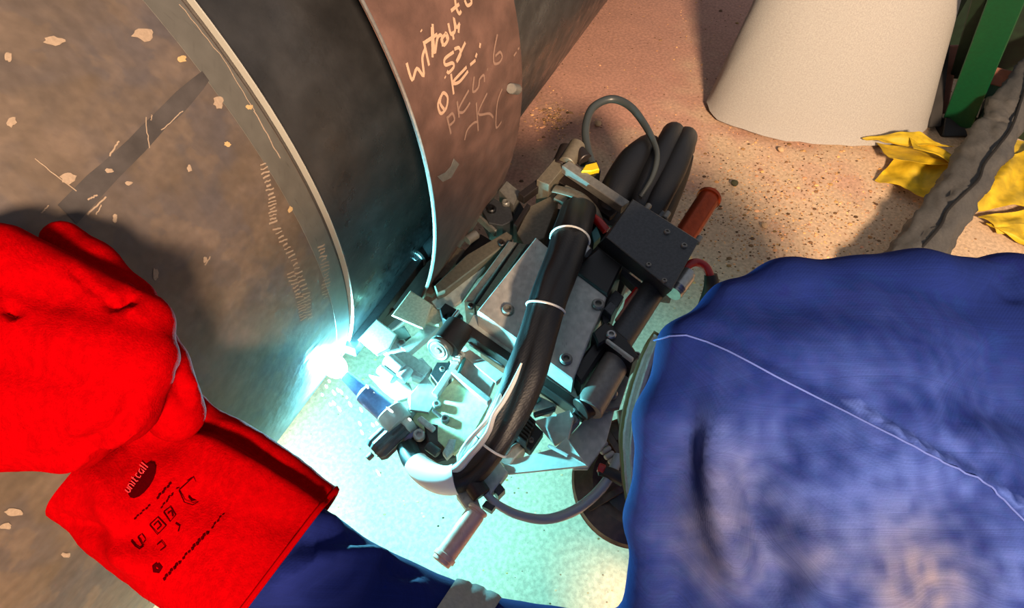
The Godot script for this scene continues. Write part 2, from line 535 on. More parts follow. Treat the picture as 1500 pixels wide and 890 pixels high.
# ---------- ground ----------
func build_ground():
	var tan_ := Color(0.82, 0.71, 0.585)
	var red_ := Color(0.76, 0.57, 0.49)
	var st := SurfaceTool.new()
	st.begin(Mesh.PRIMITIVE_TRIANGLES)
	var nx := 220
	var nz := 200
	var x0 := -3.2
	var x1 := 3.6
	var z0 := -4.6
	var z1 := 2.0
	var hgt := func(x: float, z: float) -> float:
		return -0.006 + 0.006 * noise.get_noise_2d(x * 1.1, z * 1.1) + 0.004 * noise.get_noise_2d(x * 7.0, z * 7.0)
	for j in nz + 1:
		for i in nx + 1:
			var x := lerpf(x0, x1, float(i) / nx)
			var z := lerpf(z0, z1, float(j) / nz)
			var k := 0.5 + 0.5 * noise.get_noise_2d(x * 0.9 + 7.0, z * 0.9) + 0.5 * noise.get_noise_2d(x * 6.0, z * 6.0) + (-1.75 - z) * 0.9 - (x - 0.6) * 0.5
			st.set_color(tan_.lerp(red_, smoothstep(0.1, 0.9, k)).srgb_to_linear())
			st.add_vertex(Vector3(x, hgt.call(x, z), z))
	for j in nz:
		for i in nx:
			var a := j * (nx + 1) + i
			for v in [a, a + 1, a + nx + 2, a, a + nx + 2, a + nx + 1]: st.add_index(v)
	st.generate_normals()
	var g = struct(put("floor", st.commit(), M.ground))
	g.set_meta("label", "dusty sandy ground with reddish patches and small stones")
	# gravel
	var pm := MB.new()
	pm.lathe(Vector3.ZERO, Vector3(0.2, 1, 0.1), [[-0.5, 0], [-0.35, 0.5], [0.0, 0.72], [0.3, 0.5], [0.42, 0]], 6)
	var mm := MultiMesh.new()
	mm.transform_format = MultiMesh.TRANSFORM_3D
	mm.use_colors = true
	mm.mesh = pm.done(Vector3.ZERO)
	var n := 6500
	mm.instance_count = n
	for i in n:
		var p := Vector3(rng.randf_range(-0.6, 2.3), 0, rng.randf_range(-3.0, -0.1))
		if rng.randf() < 0.45: p = on(1150 + rng.randfn(0, 110), 300 + rng.randfn(0, 70))
		elif rng.randf() < 0.12: p = on(808 + rng.randfn(0, 14), 172 + rng.randfn(0, 12))
		var s := rng.randf_range(0.0015, 0.0042) * (1.0 if rng.randf() < 0.94 else 2.3)
		p.y = hgt.call(p.x, p.z)
		mm.set_instance_transform(i, Transform3D(Basis(Vector3(0, 1, 0), rng.randf() * TAU).scaled(Vector3(s * 1.3, s, s)), p))
		var v := rng.randf_range(0.45, 1.5)
		mm.set_instance_color(i, Color(v, v * rng.randf_range(0.92, 1.0), v * rng.randf_range(0.8, 1.0)).srgb_to_linear())
	var mi := MultiMeshInstance3D.new()
	mi.name = "gravel"
	mi.multimesh = mm
	mi.material_override = M.pebble
	add_child(mi)
	mi.set_meta("kind", "stuff")
	tag(mi, "small loose stones and grit scattered over the sandy ground", "gravel")
	# a few larger stones
	for q in [[1076, 268, 0.013, "dark olive stone lying alone on the sand between handle and sack"], [1144, 219, 0.012, "pale stone in the gravel just below the cream sack"], [876, 181, 0.013, "pale pebble lying inside the thin black cable loop"], [1120, 330, 0.011, "small pale stone near the middle of the gravel patch"]]:
		var mb := MB.new()
		var c := on(q[0], q[1], 0.003)
		mb.lathe(c, Vector3(0.1, 1, 0.2), [[-q[2] * 0.4, 0], [-q[2] * 0.3, q[2] * 0.8], [q[2] * 0.2, q[2]], [q[2] * 0.6, q[2] * 0.5], [q[2] * 0.7, 0]], 9, 0.12, 3)
		var m: StandardMaterial3D = M.pebble.duplicate()
		m.albedo_color = Color(0.26, 0.26, 0.17) if q[0] == 1076 else Color(0.75, 0.62, 0.47)
		m.vertex_color_use_as_albedo = false
		tag(obj("stone", mb, m, self, Vector3(c.x, 0, c.z)), q[3], "stone")

# ---------- pipes ----------
func ring_mesh(mb: MB, prof: Array, seg := 160):       # prof: [distance along the axis, radius]
	mb.lathe(AX, L, prof, seg)
func build_pipes():
	var s := 0.4405
	var mb := MB.new()
	var pa := thing("steel_pipe", "large brown-grey steel pipe section under the red glove, scuffed and striped", "pipe", Vector3(AX.x, 0, AX.z))
	ring_mesh(mb, [[-1.6, 0.630], [-1.6, RP], [s - 0.011, RP], [s - 0.008, RP - 0.012], [s - 0.008, 0.630], [-1.6, 0.630]])
	obj("pipe_wall", mb, M.pipe_a, pa)
	mb = MB.new()
	ring_mesh(mb, [[s - 0.046, RP - 0.001], [s - 0.045, RP + 0.0004], [s - 0.012, RP + 0.0004], [s - 0.011, RP - 0.001]])
	obj("ground_band", mb, M.ground_steel, pa)
	# weld root
	mb = MB.new()
	ring_mesh(mb, [[s - 0.0085, 0.632], [s - 0.0085, RP - 0.008], [s - 0.002, RP - 0.007], [s - 0.002, 0.632], [s - 0.0085, 0.632]])
	obj("weld_root", mb, M.groove, pa)
	var pb := thing("steel_pipe", "darker blue-grey steel pipe section between the joint and the chalk-marked collar", "pipe", Vector3(AX.x, 0, AX.z) + L * s)
	mb = MB.new()
	ring_mesh(mb, [[s - 0.002, 0.630], [s - 0.002, RP - 0.008], [s + 0.0015, RP + 0.0015], [s + 0.004, RP + 0.001], [2.9, RP], [2.9, 0.630], [s - 0.002, 0.630]])
	obj("pipe_wall", mb, M.pipe_b, pb)
	mb = MB.new()
	ring_mesh(mb, [[s - 0.0025, RP - 0.006], [s - 0.0012, RP + 0.0022], [s + 0.0003, RP + 0.0022], [s + 0.0008, RP - 0.001]])
	obj("bevel_edge", mb, M.edge_pale, pb)
	# collar
	var c0 := 0.588
	var c1 := 0.903
	var pc := thing("pipe_collar", "brown steel collar around the pipe with handwritten chalk notes", "collar", Vector3(AX.x, 0, AX.z) + L * c0)
	mb = MB.new()
	ring_mesh(mb, [[c0, RC - 0.003], [c0 + 0.002, RC], [c1 - 0.002, RC], [c1, RC - 0.002], [c1, RC - 0.0055], [c0, RC - 0.0055], [c0, RC - 0.003]])
	obj("shell", mb, M.collar, pc)
	mb = MB.new()
	ring_mesh(mb, [[c0 - 0.0003, RC - 0.0035], [c0 - 0.0005, RC - 0.002], [c0 + 0.0008, RC + 0.0003], [c0 + 0.002, RC + 0.0003], [c0 + 0.002, RC - 0.002]])
	obj("cut_edge", mb, M.bright, pc)
	# stud at the far rim of the collar
	mb = MB.new()
	var a := cyl(742, 128, RC - 0.001)
	var b := cyl(764, 131, RC - 0.001)
	var n := radial(a)
	var dd := (b - a).normalized()
	mb.lathe(a + n * 0.008, dd, [[0, 0], [0, 0.008], [0.002, 0.009], [0.028, 0.009], [0.036, 0.0065], [0.039, 0]], 16)
	obj("stud", mb, M.steel_grey, pc)
	mb = MB.new()
	var pts := []
	for q in [[640, 258], [652, 252], [660, 243], [664, 232], [672, 240], [660, 260], [648, 266]]: pts.append(cyl(q[0], q[1], RC) + radial(cyl(q[0], q[1], RC)) * 0.0012)
	mb.prism(pts, -n * 0.001, 0.0003)
	obj("scale_chip", mb, M.steel_grey, pc)
	# chalk notes
	var strokes := [
		[[595, 92], [603, 117], [610, 100], [620, 111], [618, 85], [622, 72]],            # W
		[[620, 60], [628, 96]], [[616, 44], [617, 46]],                                                       # i
		[[632, 40], [633, 84]], [[622, 62], [640, 50]],                                        # t
		[[633, 35], [636, 78], [640, 56], [646, 52], [648, 68]],                               # h
		[[652, 50], [646, 58], [650, 66], [656, 56], [652, 48], [655, 58]],                    # o
		[[656, 34], [660, 50], [666, 44], [664, 26], [668, 40], [673, 34]],                    # u
		[[666, 0], [668, 12], [672, 20], [675, 16]], [[660, 16], [672, 6]],                    # t
		[[680, 0], [684, 8], [690, 4], [688, -6]],
		[[662, 46], [664, 58]], [[672, 36], [671, 48]],
		[[664, 76], [651, 86], [652, 95], [662, 92], [664, 98], [657, 106], [654, 104]],       # 5
		[[665, 72], [672, 70], [674, 80], [668, 90], [681, 62]],                               # 2
		[[651, 112], [652, 114]],
		[[660, 108], [664, 138]], [[683, 98], [663, 120], [672, 120], [685, 104]], [[688, 95], [696, 88]],     # K -
		[[648, 136], [641, 152], [645, 166], [653, 158], [655, 142], [648, 136], [644, 150], [650, 160]],      # O
		[[698, 78], [696, 84]], [[703, 63], [702, 70]]]
	var faint := [
		[[654, 170], [660, 196]], [[655, 172], [662, 166], [665, 176], [657, 184]],            # P
		[[669, 148], [672, 172]], [[686, 132], [671, 160], [678, 164], [688, 150]],            # K
		[[694, 112], [692, 134], [700, 128], [702, 116], [708, 110], [709, 120]],              # G
		[[713, 101], [714, 102]],
		[[728, 50], [723, 76], [723, 92], [730, 92], [735, 84], [732, 76], [725, 82]],         # 6
		[[758, 72], [760, 70]], [[752, 82], [756, 76]],
		[[680, 205], [684, 190], [693, 180], [699, 178]], [[697, 150], [700, 192]], [[713, 136], [700, 166], [716, 166], [722, 172]],
		[[735, 130], [728, 150], [726, 186], [734, 178]]]
	for set_ in [[strokes, M.chalk, 0.0047, "chalk_writing"], [faint, M.chalk_faint, 0.0040, "faint_chalk_writing"]]:
		for stv in set_[0]:
			mb = MB.new()
			var pp := []
			var nn := []
			for i in stv.size() - 1:
				for k in 4:
					var t := k / 4.0
					var p0 = stv[maxi(i - 1, 0)]
					var p3 = stv[mini(i + 2, stv.size() - 1)]
					var v := Vector2(stv[i][0], stv[i][1]).cubic_interpolate(Vector2(stv[i + 1][0], stv[i + 1][1]), Vector2(p0[0], p0[1]), Vector2(p3[0], p3[1]), t)
					pp.append(cyl(v.x, v.y, RC))
			pp.append(cyl(stv[-1][0], stv[-1][1], RC))
			for p in pp: nn.append(radial(p))
			mb.ribbon(pp, nn, set_[2], 0.0007)
			obj("chalk_stroke", mb, set_[1], pc)
	# the dark stripe that was ground along the pipe, and its pale burrs
	var stripe := func(l: Array, r: Array, m: Material, called: String, lift: float):
		var q := MB.new()
		var k := l.size()
		for i in k - 1:
			var p := []
			for v in [l[i], r[i], r[i + 1], l[i + 1]]:
				var c := cyl(v[0], v[1], RP)
				p.append(c + radial(c) * lift)
			q.quad(p[0], p[1], p[2], p[3], 1)
		obj(called, q, m, pa)
	stripe.call([[296, 104], [280, 116], [258, 134], [240, 152], [222, 170], [205, 186], [188, 204], [168, 222], [150, 238], [128, 256], [108, 276], [84, 300]], [[306, 118], [298, 130], [280, 152], [266, 168], [244, 186], [228, 204], [212, 222], [190, 244], [172, 262], [152, 284], [130, 308], [112, 328]], M.scale_dark, "ground_stripe", 0.0004)
	var scuffs := [[[266, 86], 9, 7, 1], [[333, 211], 6, 5, 1], [[417, 66], 6, 9, 0], [[477, 30], 4, 5, 0], [[490, 176], 5, 5, 0], [[399, 140], 7, 6, 0], [[425, 306], 5, 6, 1], [[277, 246], 5, 7, 0], [[12, 84], 8, 10, 0], [[16, 178], 9, 10, 0], [[100, 260], 16, 12, 0], [[160, 250], 9, 5, 0], [[188, 268], 7, 4, 0], [[210, 50], 20, 12, 0], [[80, 60], 22, 9, 0], [[365, 157], 7, 5, 1], [[320, 150], 10, 12, 0], [[300, 380], 4, 7, 0], [[228, 402], 6, 12, 0], [[168, 320], 5, 9, 0], [[20, 750], 18, 8, 0], [[8, 770], 12, 6, 0], [[228, 878], 14, 7, 0], [[96, 812], 10, 5, 0]]
	mb = MB.new()
	var my := MB.new()
	for q in scuffs:
		var tgt: MB = my if q[3] == 1 else mb
		var cc := cyl(q[0][0], q[0][1], RP)
		var cn := radial(cc)
		var ring := []
		var kk := 14
		for i in kk:
			var an := TAU * i / kk
			var w := 0.6 + 0.6 * absf(noise.get_noise_2d(q[0][0] + cos(an) * 1.5, q[0][1] + sin(an) * 1.5)) + rng.randf_range(-0.12, 0.12)
			var pt := cyl(q[0][0] + cos(an + 0.6) * q[1] * w, q[0][1] + sin(an + 0.6) * q[2] * w, RP)
			ring.append(pt + radial(pt) * 0.0005)
		for i in kk: tgt.tri(cc + cn * 0.0008, ring[(i + 1) % kk], ring[i], 1)
	for ln in [[[72, 300], [60, 312], 2], [[128, 292], [142, 286], 3], [[112, 280], [50, 232], 2], [[128, 314], [156, 288], 3], [[300, 388], [308, 376], 3], [[213, 172], [218, 216], 2], [[222, 168], [221, 176], 2], [[236, 190], [268, 162], 2], [[174, 206], [160, 228], 3], [[262, 6], [330, 90], 2], [[330, 90], [372, 162], 2], [[372, 162], [410, 232], 3], [[148, 300], [140, 314], 2]]:
		var pp := []
		var nn := []
		for i in 9:
			var t := i / 8.0
			var pt := cyl(lerpf(ln[0][0], ln[1][0], t) + rng.randf_range(-1, 1), lerpf(ln[0][1], ln[1][1], t) + rng.randf_range(-1, 1), RP)
			pp.append(pt)
			nn.append(radial(pt))
		mb.ribbon(pp, nn, ln[2] * 0.7 * 0.65 / F, 0.0006)
	# roller marks left by the carriage
	for path in [[[385, 240], [398, 290], [400, 330]], [[405, 335], [430, 380], [448, 430], [455, 470]], [[470, 360], [478, 400], [476, 440]], [[425, 400], [440, 440], [445, 470]]]:
		for i in path.size() - 1:
			for k in 8:
				var t := k / 8.0
				var c := Vector2(lerpf(path[i][0], path[i + 1][0], t), lerpf(path[i][1], path[i + 1][1], t))
				var pp := []
				var nn := []
				var wd := rng.randf_range(3.0, 6.5)
				for e in [-1, -0.3, 0.3, 1]:
					var pt := cyl(c.x + e * wd, c.y - e * 2.0 + rng.randf_range(-1, 1), RP)
					pp.append(pt)
					nn.append(radial(pt))
				mb.ribbon(pp, nn, rng.randf_range(0.0012, 0.0026), 0.0005)
	var o1 := obj("pale_scuffs", mb, M.scuff, pa)
	o1.set_meta("kind", "stuff")
	var o2 := obj("yellow_scuffs", my, M.scuff_yellow, pa)
	o2.set_meta("kind", "stuff")
	# timber the pipe lies on
	for k in [-0.55, 2.2]:
		mb = MB.new()
		var c: Vector3 = Vector3(AX.x, 0, AX.z) + L * float(k)
		mb.bar(c - E * 0.5 + Vector3(0, 0.03, 0), c + E * 0.15 + Vector3(0, 0.03, 0), 0.16, 0.072, Vector3.UP, 0.005)
		tag(obj("timber_block", mb, M.timber, self, c), "timber block under the %s pipe section" % ("scuffed brown-grey" if k < 0 else "darker blue-grey"), "timber")

# ---------- background ----------
func build_background():
	# cream sack
	var c := Vector3(1.045, 0, -1.96)
	var o := thing("sack", "tall cream tapered sack standing on the sand near the top of the picture", "sack", c)
	var mb := MB.new()
	var rings := []
	var bl := on(1033, 156)
	var br := on(1356, 178)
	var tl := on(1108, 0, 0.38)
	var tr := on(1402, 0, 0.38)
	for k in 26:
		var t := k / 25.0
		var h := 0.002 + 0.85 * t
		var f := h / 0.38
		var l := bl.lerp(Vector3(tl.x, 0, tl.z), f)
		var r := br.lerp(Vector3(tr.x, 0, tr.z), f)
		var m := (l + r) * 0.5
		var hx := (r - l) * 0.5
		var hz := Vector3(-hx.z, 0, hx.x).normalized() * hx.length() * 0.50
		var ring := []
		for i in 56:
			var a := TAU * i / 56.0
			var w := 1.0 + 0.018 * noise.get_noise_2d(cos(a) * 2.0 + 9.0, sin(a) * 2.0 + h * 2.5)
			var lift := 0.0
			if k == 0: lift = 0.012 + 0.012 * noise.get_noise_2d(cos(a) * 1.5, sin(a) * 1.5)
			ring.append(Vector3(m.x, h + lift, m.z) + (hx * cos(a) - hz * sin(a)) * w)
		rings.append(ring)
	mb.loft(rings, true)
	obj("sack_wall", mb, M.sack, o)
	mb = MB.new()
	var grid := []
	for i in 12:
		var row := []
		var t := i / 11.0
		var lo := Vector2(lerpf(1205, 1330, t), 200.0 - 12.0 * t)
		var arch := sin(PI * t)
		for j in 5:
			var s := j / 4.0
			row.append(on(lo.x, lo.y - 30.0 * arch * s + 3.0, 0.012 + 0.02 * s * arch) + Vector3(0, 0.004, 0.012 * (1.0 - s)))
		grid.append(row)
	mb.sheet(grid, Vector3(0, 0.004, 0))
	obj("base_flap", mb, M.sack_pale, o)
	# green frame
	var gb := on(1405, 176)
	o = thing("metal_frame", "green painted steel frame with dark green panels behind the yellow sheet", "frame", gb)
	var bar2 := func(called: String, m: Material, x0: float, y0: float, h0: float, x1: float, y1: float, h1: float, wpx: float, t: float):
		var q := MB.new()
		var a := on(x0, y0, h0)
		var b := on(x1, y1, h1)
		var wd := wpx * (Vector3(0, CAM_H, 0) - (a + b) * 0.5).length() / F
		q.bar(a, b, wd, t, (Vector3(0, CAM_H, 0) - (a + b) * 0.5).normalized(), 0.003)
		obj(called, q, m, o)
	bar2.call("post", M.green, 1404, 176, 0.03, 1490, -40, 0.55, 33, 0.06)
	bar2.call("side_bar", M.green_dark, 1402, 110, 0.12, 1440, -20, 0.5, 14, 0.03)
	bar2.call("cross_bar", M.green, 1424, 122, 0.10, 1520, 142, 0.10, 26, 0.04)
	bar2.call("wood_strip", M.wood_pink, 1377, 166, 0.01, 1396, 66, 0.2, 14, 0.03)
	bar2.call("wood_block", M.wood_pink, 1440, 107, 0.14, 1500, 122, 0.14, 18, 0.05)
	bar2.call("foot", M.black, 1376, 186, 0.012, 1424, 186, 0.012, 22, 0.05)
	mb = MB.new()
	var p0 := on(1384, 172, 0.0)
	var p1 := on(1560, 205, 0.0)
	var back := Vector3(0.06, 0, -0.30)
	mb.prism([p0 + back + Vector3(0, 0.9, 0), p1 + back + Vector3(0, 0.9, 0), p1 + back + Vector3(0, 0.9, -0.04), p0 + back + Vector3(0, 0.9, -0.04)], Vector3(0, -0.9, 0), 0.003)
	obj("back_panel", mb, M.green_dark, o)
	mb = MB.new()
	mb.prism(ons([[1437, 170], [1510, 196], [1510, 152], [1446, 140]], 0.10), Vector3(0, -0.03, 0), 0.003)
	obj("base_panel", mb, M.green_dark, o)
	# grey board between sack and frame
	mb = MB.new()
	mb.bar(on(1366, 186, 0.01), on(1388, -20, 0.36), 0.042, 0.03, Vector3(0, 0.6, 0.8), 0.003)
	tag(obj("board", mb, M.grey_panel, self, on(1362, 184)), "dark grey board standing between the cream sack and the green frame", "board")
	# yellow sheet, folded
	o = thing("yellow_sheet", "crumpled yellow plastic sheet lying under the grey cable sleeve", "sheet", on(1380, 270))
	var soft := FastNoiseLite.new()
	soft.seed = 4
	soft.frequency = 1.0
	soft.fractal_octaves = 1
	var fold := func(called: String, tl: Array, tr: Array, br_: Array, bl_: Array, amp: float, sd: float):
		var g := []
		var A := on(tl[0], tl[1], tl[2])
		var B := on(tr[0], tr[1], tr[2])
		var C := on(br_[0], br_[1], br_[2])
		var D := on(bl_[0], bl_[1], bl_[2])
		for i in 25:
			var row := []
			var u := i / 24.0
			for j in 15:
				var v := j / 14.0
				var p := A.lerp(B, u).lerp(D.lerp(C, u), v)
				var w := 0.55 * amp * (soft.get_noise_2d(u * 1.6 + sd, v * 1.2) * 1.6 + 0.35 * absf(soft.get_noise_2d(u * 3.0, v * 2.4 + sd)))
				p.y = maxf(p.y + w, 0.006)
				row.append(p)
			g.append(row)
		var q := MB.new()
		q.sheet(g, Vector3(0, 0.002, 0))
		obj(called, q, M.yellow, o)
	fold.call("fold", [1263, 202, 0.05], [1345, 194, 0.09], [1398, 214, 0.11], [1300, 210, 0.07], 0.012, 0.0)
	fold.call("fold", [1330, 194, 0.09], [1455, 250, 0.07], [1440, 262, 0.09], [1340, 214, 0.10], 0.015, 3.0)
	fold.call("fold", [1284, 208, 0.03], [1418, 236, 0.06], [1404, 243, 0.09], [1308, 232, 0.06], 0.012, 6.0)
	fold.call("panel", [1312, 230, 0.03], [1404, 244, 0.07], [1372, 302, 0.03], [1282, 263, 0.008], 0.022, 9.0)
	fold.call("panel", [1456, 230, 0.05], [1530, 212, 0.05], [1530, 300, 0.03], [1420, 310, 0.015], 0.024, 12.0)
	fold.call("panel", [1434, 316, 0.02], [1540, 300, 0.03], [1540, 345, 0.012], [1462, 340, 0.01], 0.014, 15.0)
	fold.call("panel", [1445, 326, 0.02], [1540, 330, 0.03], [1540, 385, 0.012], [1496, 357, 0.008], 0.012, 18.0)
	fold.call("panel", [1418, 202, 0.02], [1520, 204, 0.03], [1520, 250, 0.03], [1430, 246, 0.02], 0.014, 21.0)
	# cable sleeve
	var path := [[1300, 420, 0.10], [1350, 362, 0.10], [1392, 300, 0.11], [1428, 240, 0.12], [1462, 190, 0.15], [1482, 150, 0.19], [1520, 100, 0.21], [1580, 20, 0.21]]
	var wid := [30, 29, 28, 29, 27, 24, 24, 24]
	rings = []
	var seam := []
	var sn_ := []
	var cp := []
	for i in path.size() - 1:
		for k in 14:
			var t := k / 14.0
			cp.append(on(lerpf(path[i][0], path[i + 1][0], t), lerpf(path[i][1], path[i + 1][1], t), lerpf(path[i][2], path[i + 1][2], t)))
	for i in cp.size():
		var d: Vector3 = (cp[mini(i + 1, cp.size() - 1)] - cp[maxi(i - 1, 0)]).normalized()
		var side := d.cross(Vector3.UP).normalized()
		var up := side.cross(d)
		var r: float = wid[mini(int(i / 14.0), 7)] * 2.0 / F
		var ring := []
		for k in 28:
			var a := TAU * k / 28.0
			var w := 1.0 + 0.30 * noise.get_noise_3d(cos(a) * 1.2, sin(a) * 1.2, i * 0.12) + 0.22 * absf(noise.get_noise_3d(cos(a) * 2.2 + 5.0, sin(a) * 2.2, i * 0.26))
			w -= 0.26 * exp(-pow((wrapf(a - PI * 0.5 - 0.35 * sin(i * 0.5) - 0.1, -PI, PI)) / 0.10, 2.0))
			ring.append(cp[i] + (side * cos(a) + up * sin(a) * 0.62) * r * w)
		rings.append(ring)
	mb = MB.new()
	mb.loft(rings, true)
	var slv := obj("cable_sleeve", mb, M.strap, self, on(1400, 300))
	tag(slv, "thick grey wrinkled fabric cable sleeve lying diagonally over the yellow sheet", "cable sleeve")

	mb = MB.new()
	var sp := []
	for q in [[1512, 100, 0.248], [1498, 140, 0.228], [1482, 186, 0.195], [1462, 214, 0.178], [1442, 240, 0.165], [1434, 262, 0.161], [1412, 284, 0.158], [1388, 308, 0.152], [1378, 330, 0.147], [1350, 362, 0.142]]: sp.append(on(q[0], q[1], q[2] - 0.004))
	mb.tube(sp, [0.004], 8, 5)
	obj("sleeve_seam", mb, M.strap_dark, slv)
# ---------- the welding carriage ----------
func build_carriage():
	var o := thing("welding_carriage", "metal pipe welding carriage with black cable bundle and two handles beside the joint", "welding machine", on(760, 500, 0.0))
	var box := func(called: String, px: Array, h: float, t: float, m: Material, ch := 0.0012, par: Node = o) -> MeshInstance3D:
		var q := MB.new()
		q.prism(ons(px, h), Vector3(0, -t, 0), ch)
		return obj(called, q, m, par)
	var rod := func(called: String, x0: float, y0: float, h0: float, x1: float, y1: float, h1: float, dpx: float, m: Material, par: Node = o, ch := 0.0015) -> MeshInstance3D:
		var q := MB.new()
		var a := on(x0, y0, h0)
		var b := on(x1, y1, h1)
		var mid := (a + b) * 0.5
		var r := dpx * 0.5 * mid.distance_to(Vector3(0, CAM_H, 0)) / F
		q.cylinder(a, b, r, ch)
		return obj(called, q, m, par)
	var flat := func(called: String, x0: float, y0: float, h0: float, x1: float, y1: float, h1: float, wpx: float, t: float, m: Material, par: Node = o) -> MeshInstance3D:
		var q := MB.new()
		var a := on(x0, y0, h0)
		var b := on(x1, y1, h1)
		var wd := wpx * ((a + b) * 0.5).distance_to(Vector3(0, CAM_H, 0)) / F
		q.bar(a, b, wd, t, Vector3.UP, 0.0012)
		return obj(called, q, m, par)
	var cable := func(called: String, pts: Array, dpx: Array, m: Material, seg := 12, par: Node = o, fl := 1.0) -> MeshInstance3D:
		var q := MB.new()
		var pp := []
		var rr := []
		for i in pts.size():
			var p := on(pts[i][0], pts[i][1], pts[i][2])
			pp.append(p)
			rr.append(dpx[mini(i, dpx.size() - 1)] * 0.5 * p.distance_to(Vector3(0, CAM_H, 0)) / F)
		q.tube(pp, rr, seg, 6, fl)
		return obj(called, q, m, par)
	var bolt := func(x: float, y: float, h: float, dpx: float, m: Material, par: Node = o, axis := Vector3.UP, called := "bolt") -> MeshInstance3D:
		var q := MB.new()
		var p := on(x, y, h)
		var r := dpx * 0.5 * p.distance_to(Vector3(0, CAM_H, 0)) / F
		q.lathe(p - axis * r * 0.5, axis, [[0, 0], [0, r], [r * 0.9, r], [r * 1.15, r * 0.8], [r * 1.15, r * 0.5], [r * 0.6, r * 0.42], [r * 0.6, 0]], 18)
		return obj(called, q, m, par)
	var slope := func(called: String, px: Array, h0: float, h1: float, x0: float, x1: float, m: Material):
		var q := MB.new()
		var tp := []
		for v in px: tp.append(on(v[0], v[1], lerpf(h0, h1, clampf((v[0] - x0) / (x1 - x0), -0.1, 1.1))))
		q.prism(tp, Vector3(0.002, -0.008, 0.001), 0.0008)
		obj(called, q, m, o)
	# --- guide rail and rollers along the pipe
	flat.call("guide_rail", 506, 512, 0.475, 640, 338, 0.43, 30, 0.02, M.gunmetal)
	var rl = flat.call("guide_rail_end", 628, 432, 0.47, 676, 366, 0.47, 12, 0.012, M.steel_beige)
	rl.set_meta("label", "tan rubbed strip along the collar")
	rod.call("roller", 602, 384, 0.44, 640, 352, 0.44, 30, M.gunmetal)
	rod.call("roller_ring", 608, 380, 0.441, 612, 376, 0.441, 33, M.bright)
	box.call("roller_housing", [[664, 384], [704, 342], [728, 356], [690, 384], [676, 392]], 0.47, 0.04, M.black)
	flat.call("roller_plate", 700, 318, 0.475, 727, 342, 0.475, 4, 0.02, M.steel_grey)
	rod.call("roller", 684, 352, 0.478, 698, 342, 0.478, 15, M.steel_grey)
	box.call("bracket", [[706, 306], [724, 290], [748, 304], [752, 322], [736, 330], [716, 326]], 0.49, 0.05, M.gunmetal)
	box.call("bracket", [[731, 278], [742, 264], [762, 280], [752, 300]], 0.495, 0.035, M.steel_grey)
	bolt.call(720, 307, 0.492, 14, M.black)
	bolt.call(741, 297, 0.492, 12, M.steel_grey)
	box.call("spacer", [[728, 312], [762, 296], [772, 312], [748, 334], [734, 336]], 0.465, 0.04, M.black)
	bolt.call(640, 418, 0.478, 10, M.dark_bar)
	box.call("small_clamp", [[634, 414], [646, 405], [652, 412], [640, 422]], 0.485, 0.01, M.black)
	# --- side frame
	var arm = box.call("side_arm", [[742, 338], [750, 344], [746, 353], [652, 425], [640, 430], [636, 418], [684, 372]], 0.505, 0.04, M.steel_beige, 0.002)
	bolt.call(735, 357, 0.507, 11, M.dark_bar, arm)
	box.call("side_plate", [[632, 441], [717, 380], [676, 440], [662, 450], [640, 452]], 0.488, 0.008, M.alu_pale)
	box.call("rail", [[745, 352], [757, 354], [694, 442], [680, 440]], 0.515, 0.10, M.steel_grey, 0.002)
	box.call("rail_gap", [[757, 354], [760, 356], [698, 446], [694, 443]], 0.508, 0.08, M.black)
	var r2 = box.call("rail", [[760, 355], [771, 357], [708, 450], [697, 446]], 0.515, 0.10, M.steel_beige, 0.002)
	bolt.call(690, 448, 0.52, 10, M.dark_bar, r2)
	box.call("rail_edge", [[770, 357], [778, 357], [712, 452], [706, 450]], 0.508, 0.04, M.black)
	box.call("frame_sheet", [[757, 340], [776, 302], [812, 284], [818, 294], [797, 348], [768, 360]], 0.50, 0.06, M.steel_beige)
	box.call("frame_edge", [[772, 297], [777, 300], [757, 332], [752, 328]], 0.51, 0.08, M.dark_bar)
	flat.call("diagonal_bar", 763, 291, 0.505, 826, 244, 0.505, 12, 0.02, M.dark_bar)
	flat.call("upright", 794, 286, 0.495, 834, 238, 0.495, 20, 0.07, M.steel_beige)
	flat.call("cross_bar", 828, 244, 0.53, 916, 304, 0.53, 16, 0.02, M.steel_grey)
	flat.call("cross_bar", 822, 262, 0.50, 900, 316, 0.50, 20, 0.012, M.dark_bar)
	cable.call("bent_strap", [[812, 276, 0.52], [846, 286, 0.525], [868, 306, 0.52], [880, 330, 0.51]], [17, 18, 17, 12], M.steel_beige, 10, o, 0.3)
	flat.call("strap_leg", 818, 296, 0.515, 836, 276, 0.515, 17, 0.01, M.steel_beige)
	rod.call("knob", 820, 246, 0.515, 832, 218, 0.525, 26, M.dark_bar)
	rod.call("knob", 830, 240, 0.53, 846, 212, 0.535, 24, M.steel_beige)
	rod.call("hose_fitting", 846, 222, 0.53, 858, 236, 0.53, 22, M.dark_bar)
	box.call("connector", [[858, 238], [874, 234], [880, 250], [866, 262], [858, 258]], 0.535, 0.03, M.black)
	box.call("yellow_tag", [[852, 250], [858, 241], [874, 237], [878, 247], [866, 250]], 0.545, 0.012, M.tag_yellow)
	cable.call("thin_cable", [[868, 240, 0.53], [860, 214, 0.53], [858, 186, 0.54], [868, 158, 0.55], [895, 145, 0.555], [922, 155, 0.555], [944, 182, 0.55], [960, 214, 0.55], [962, 236, 0.55], [954, 262, 0.54], [938, 288, 0.52]], [11, 11, 11, 11, 11, 11, 10, 8, 8, 7, 7], M.grey_cable)
	# --- black supply cables that bend down to the ground
	cable.call("supply_cable", [[888, 330, 0.46], [902, 284, 0.50], [926, 242, 0.515], [946, 220, 0.50], [950, 222, 0.44], [940, 262, 0.34], [900, 360, 0.20], [800, 460, 0.12]], [54, 50, 48, 40, 38, 36], M.sleeve_black, 16)
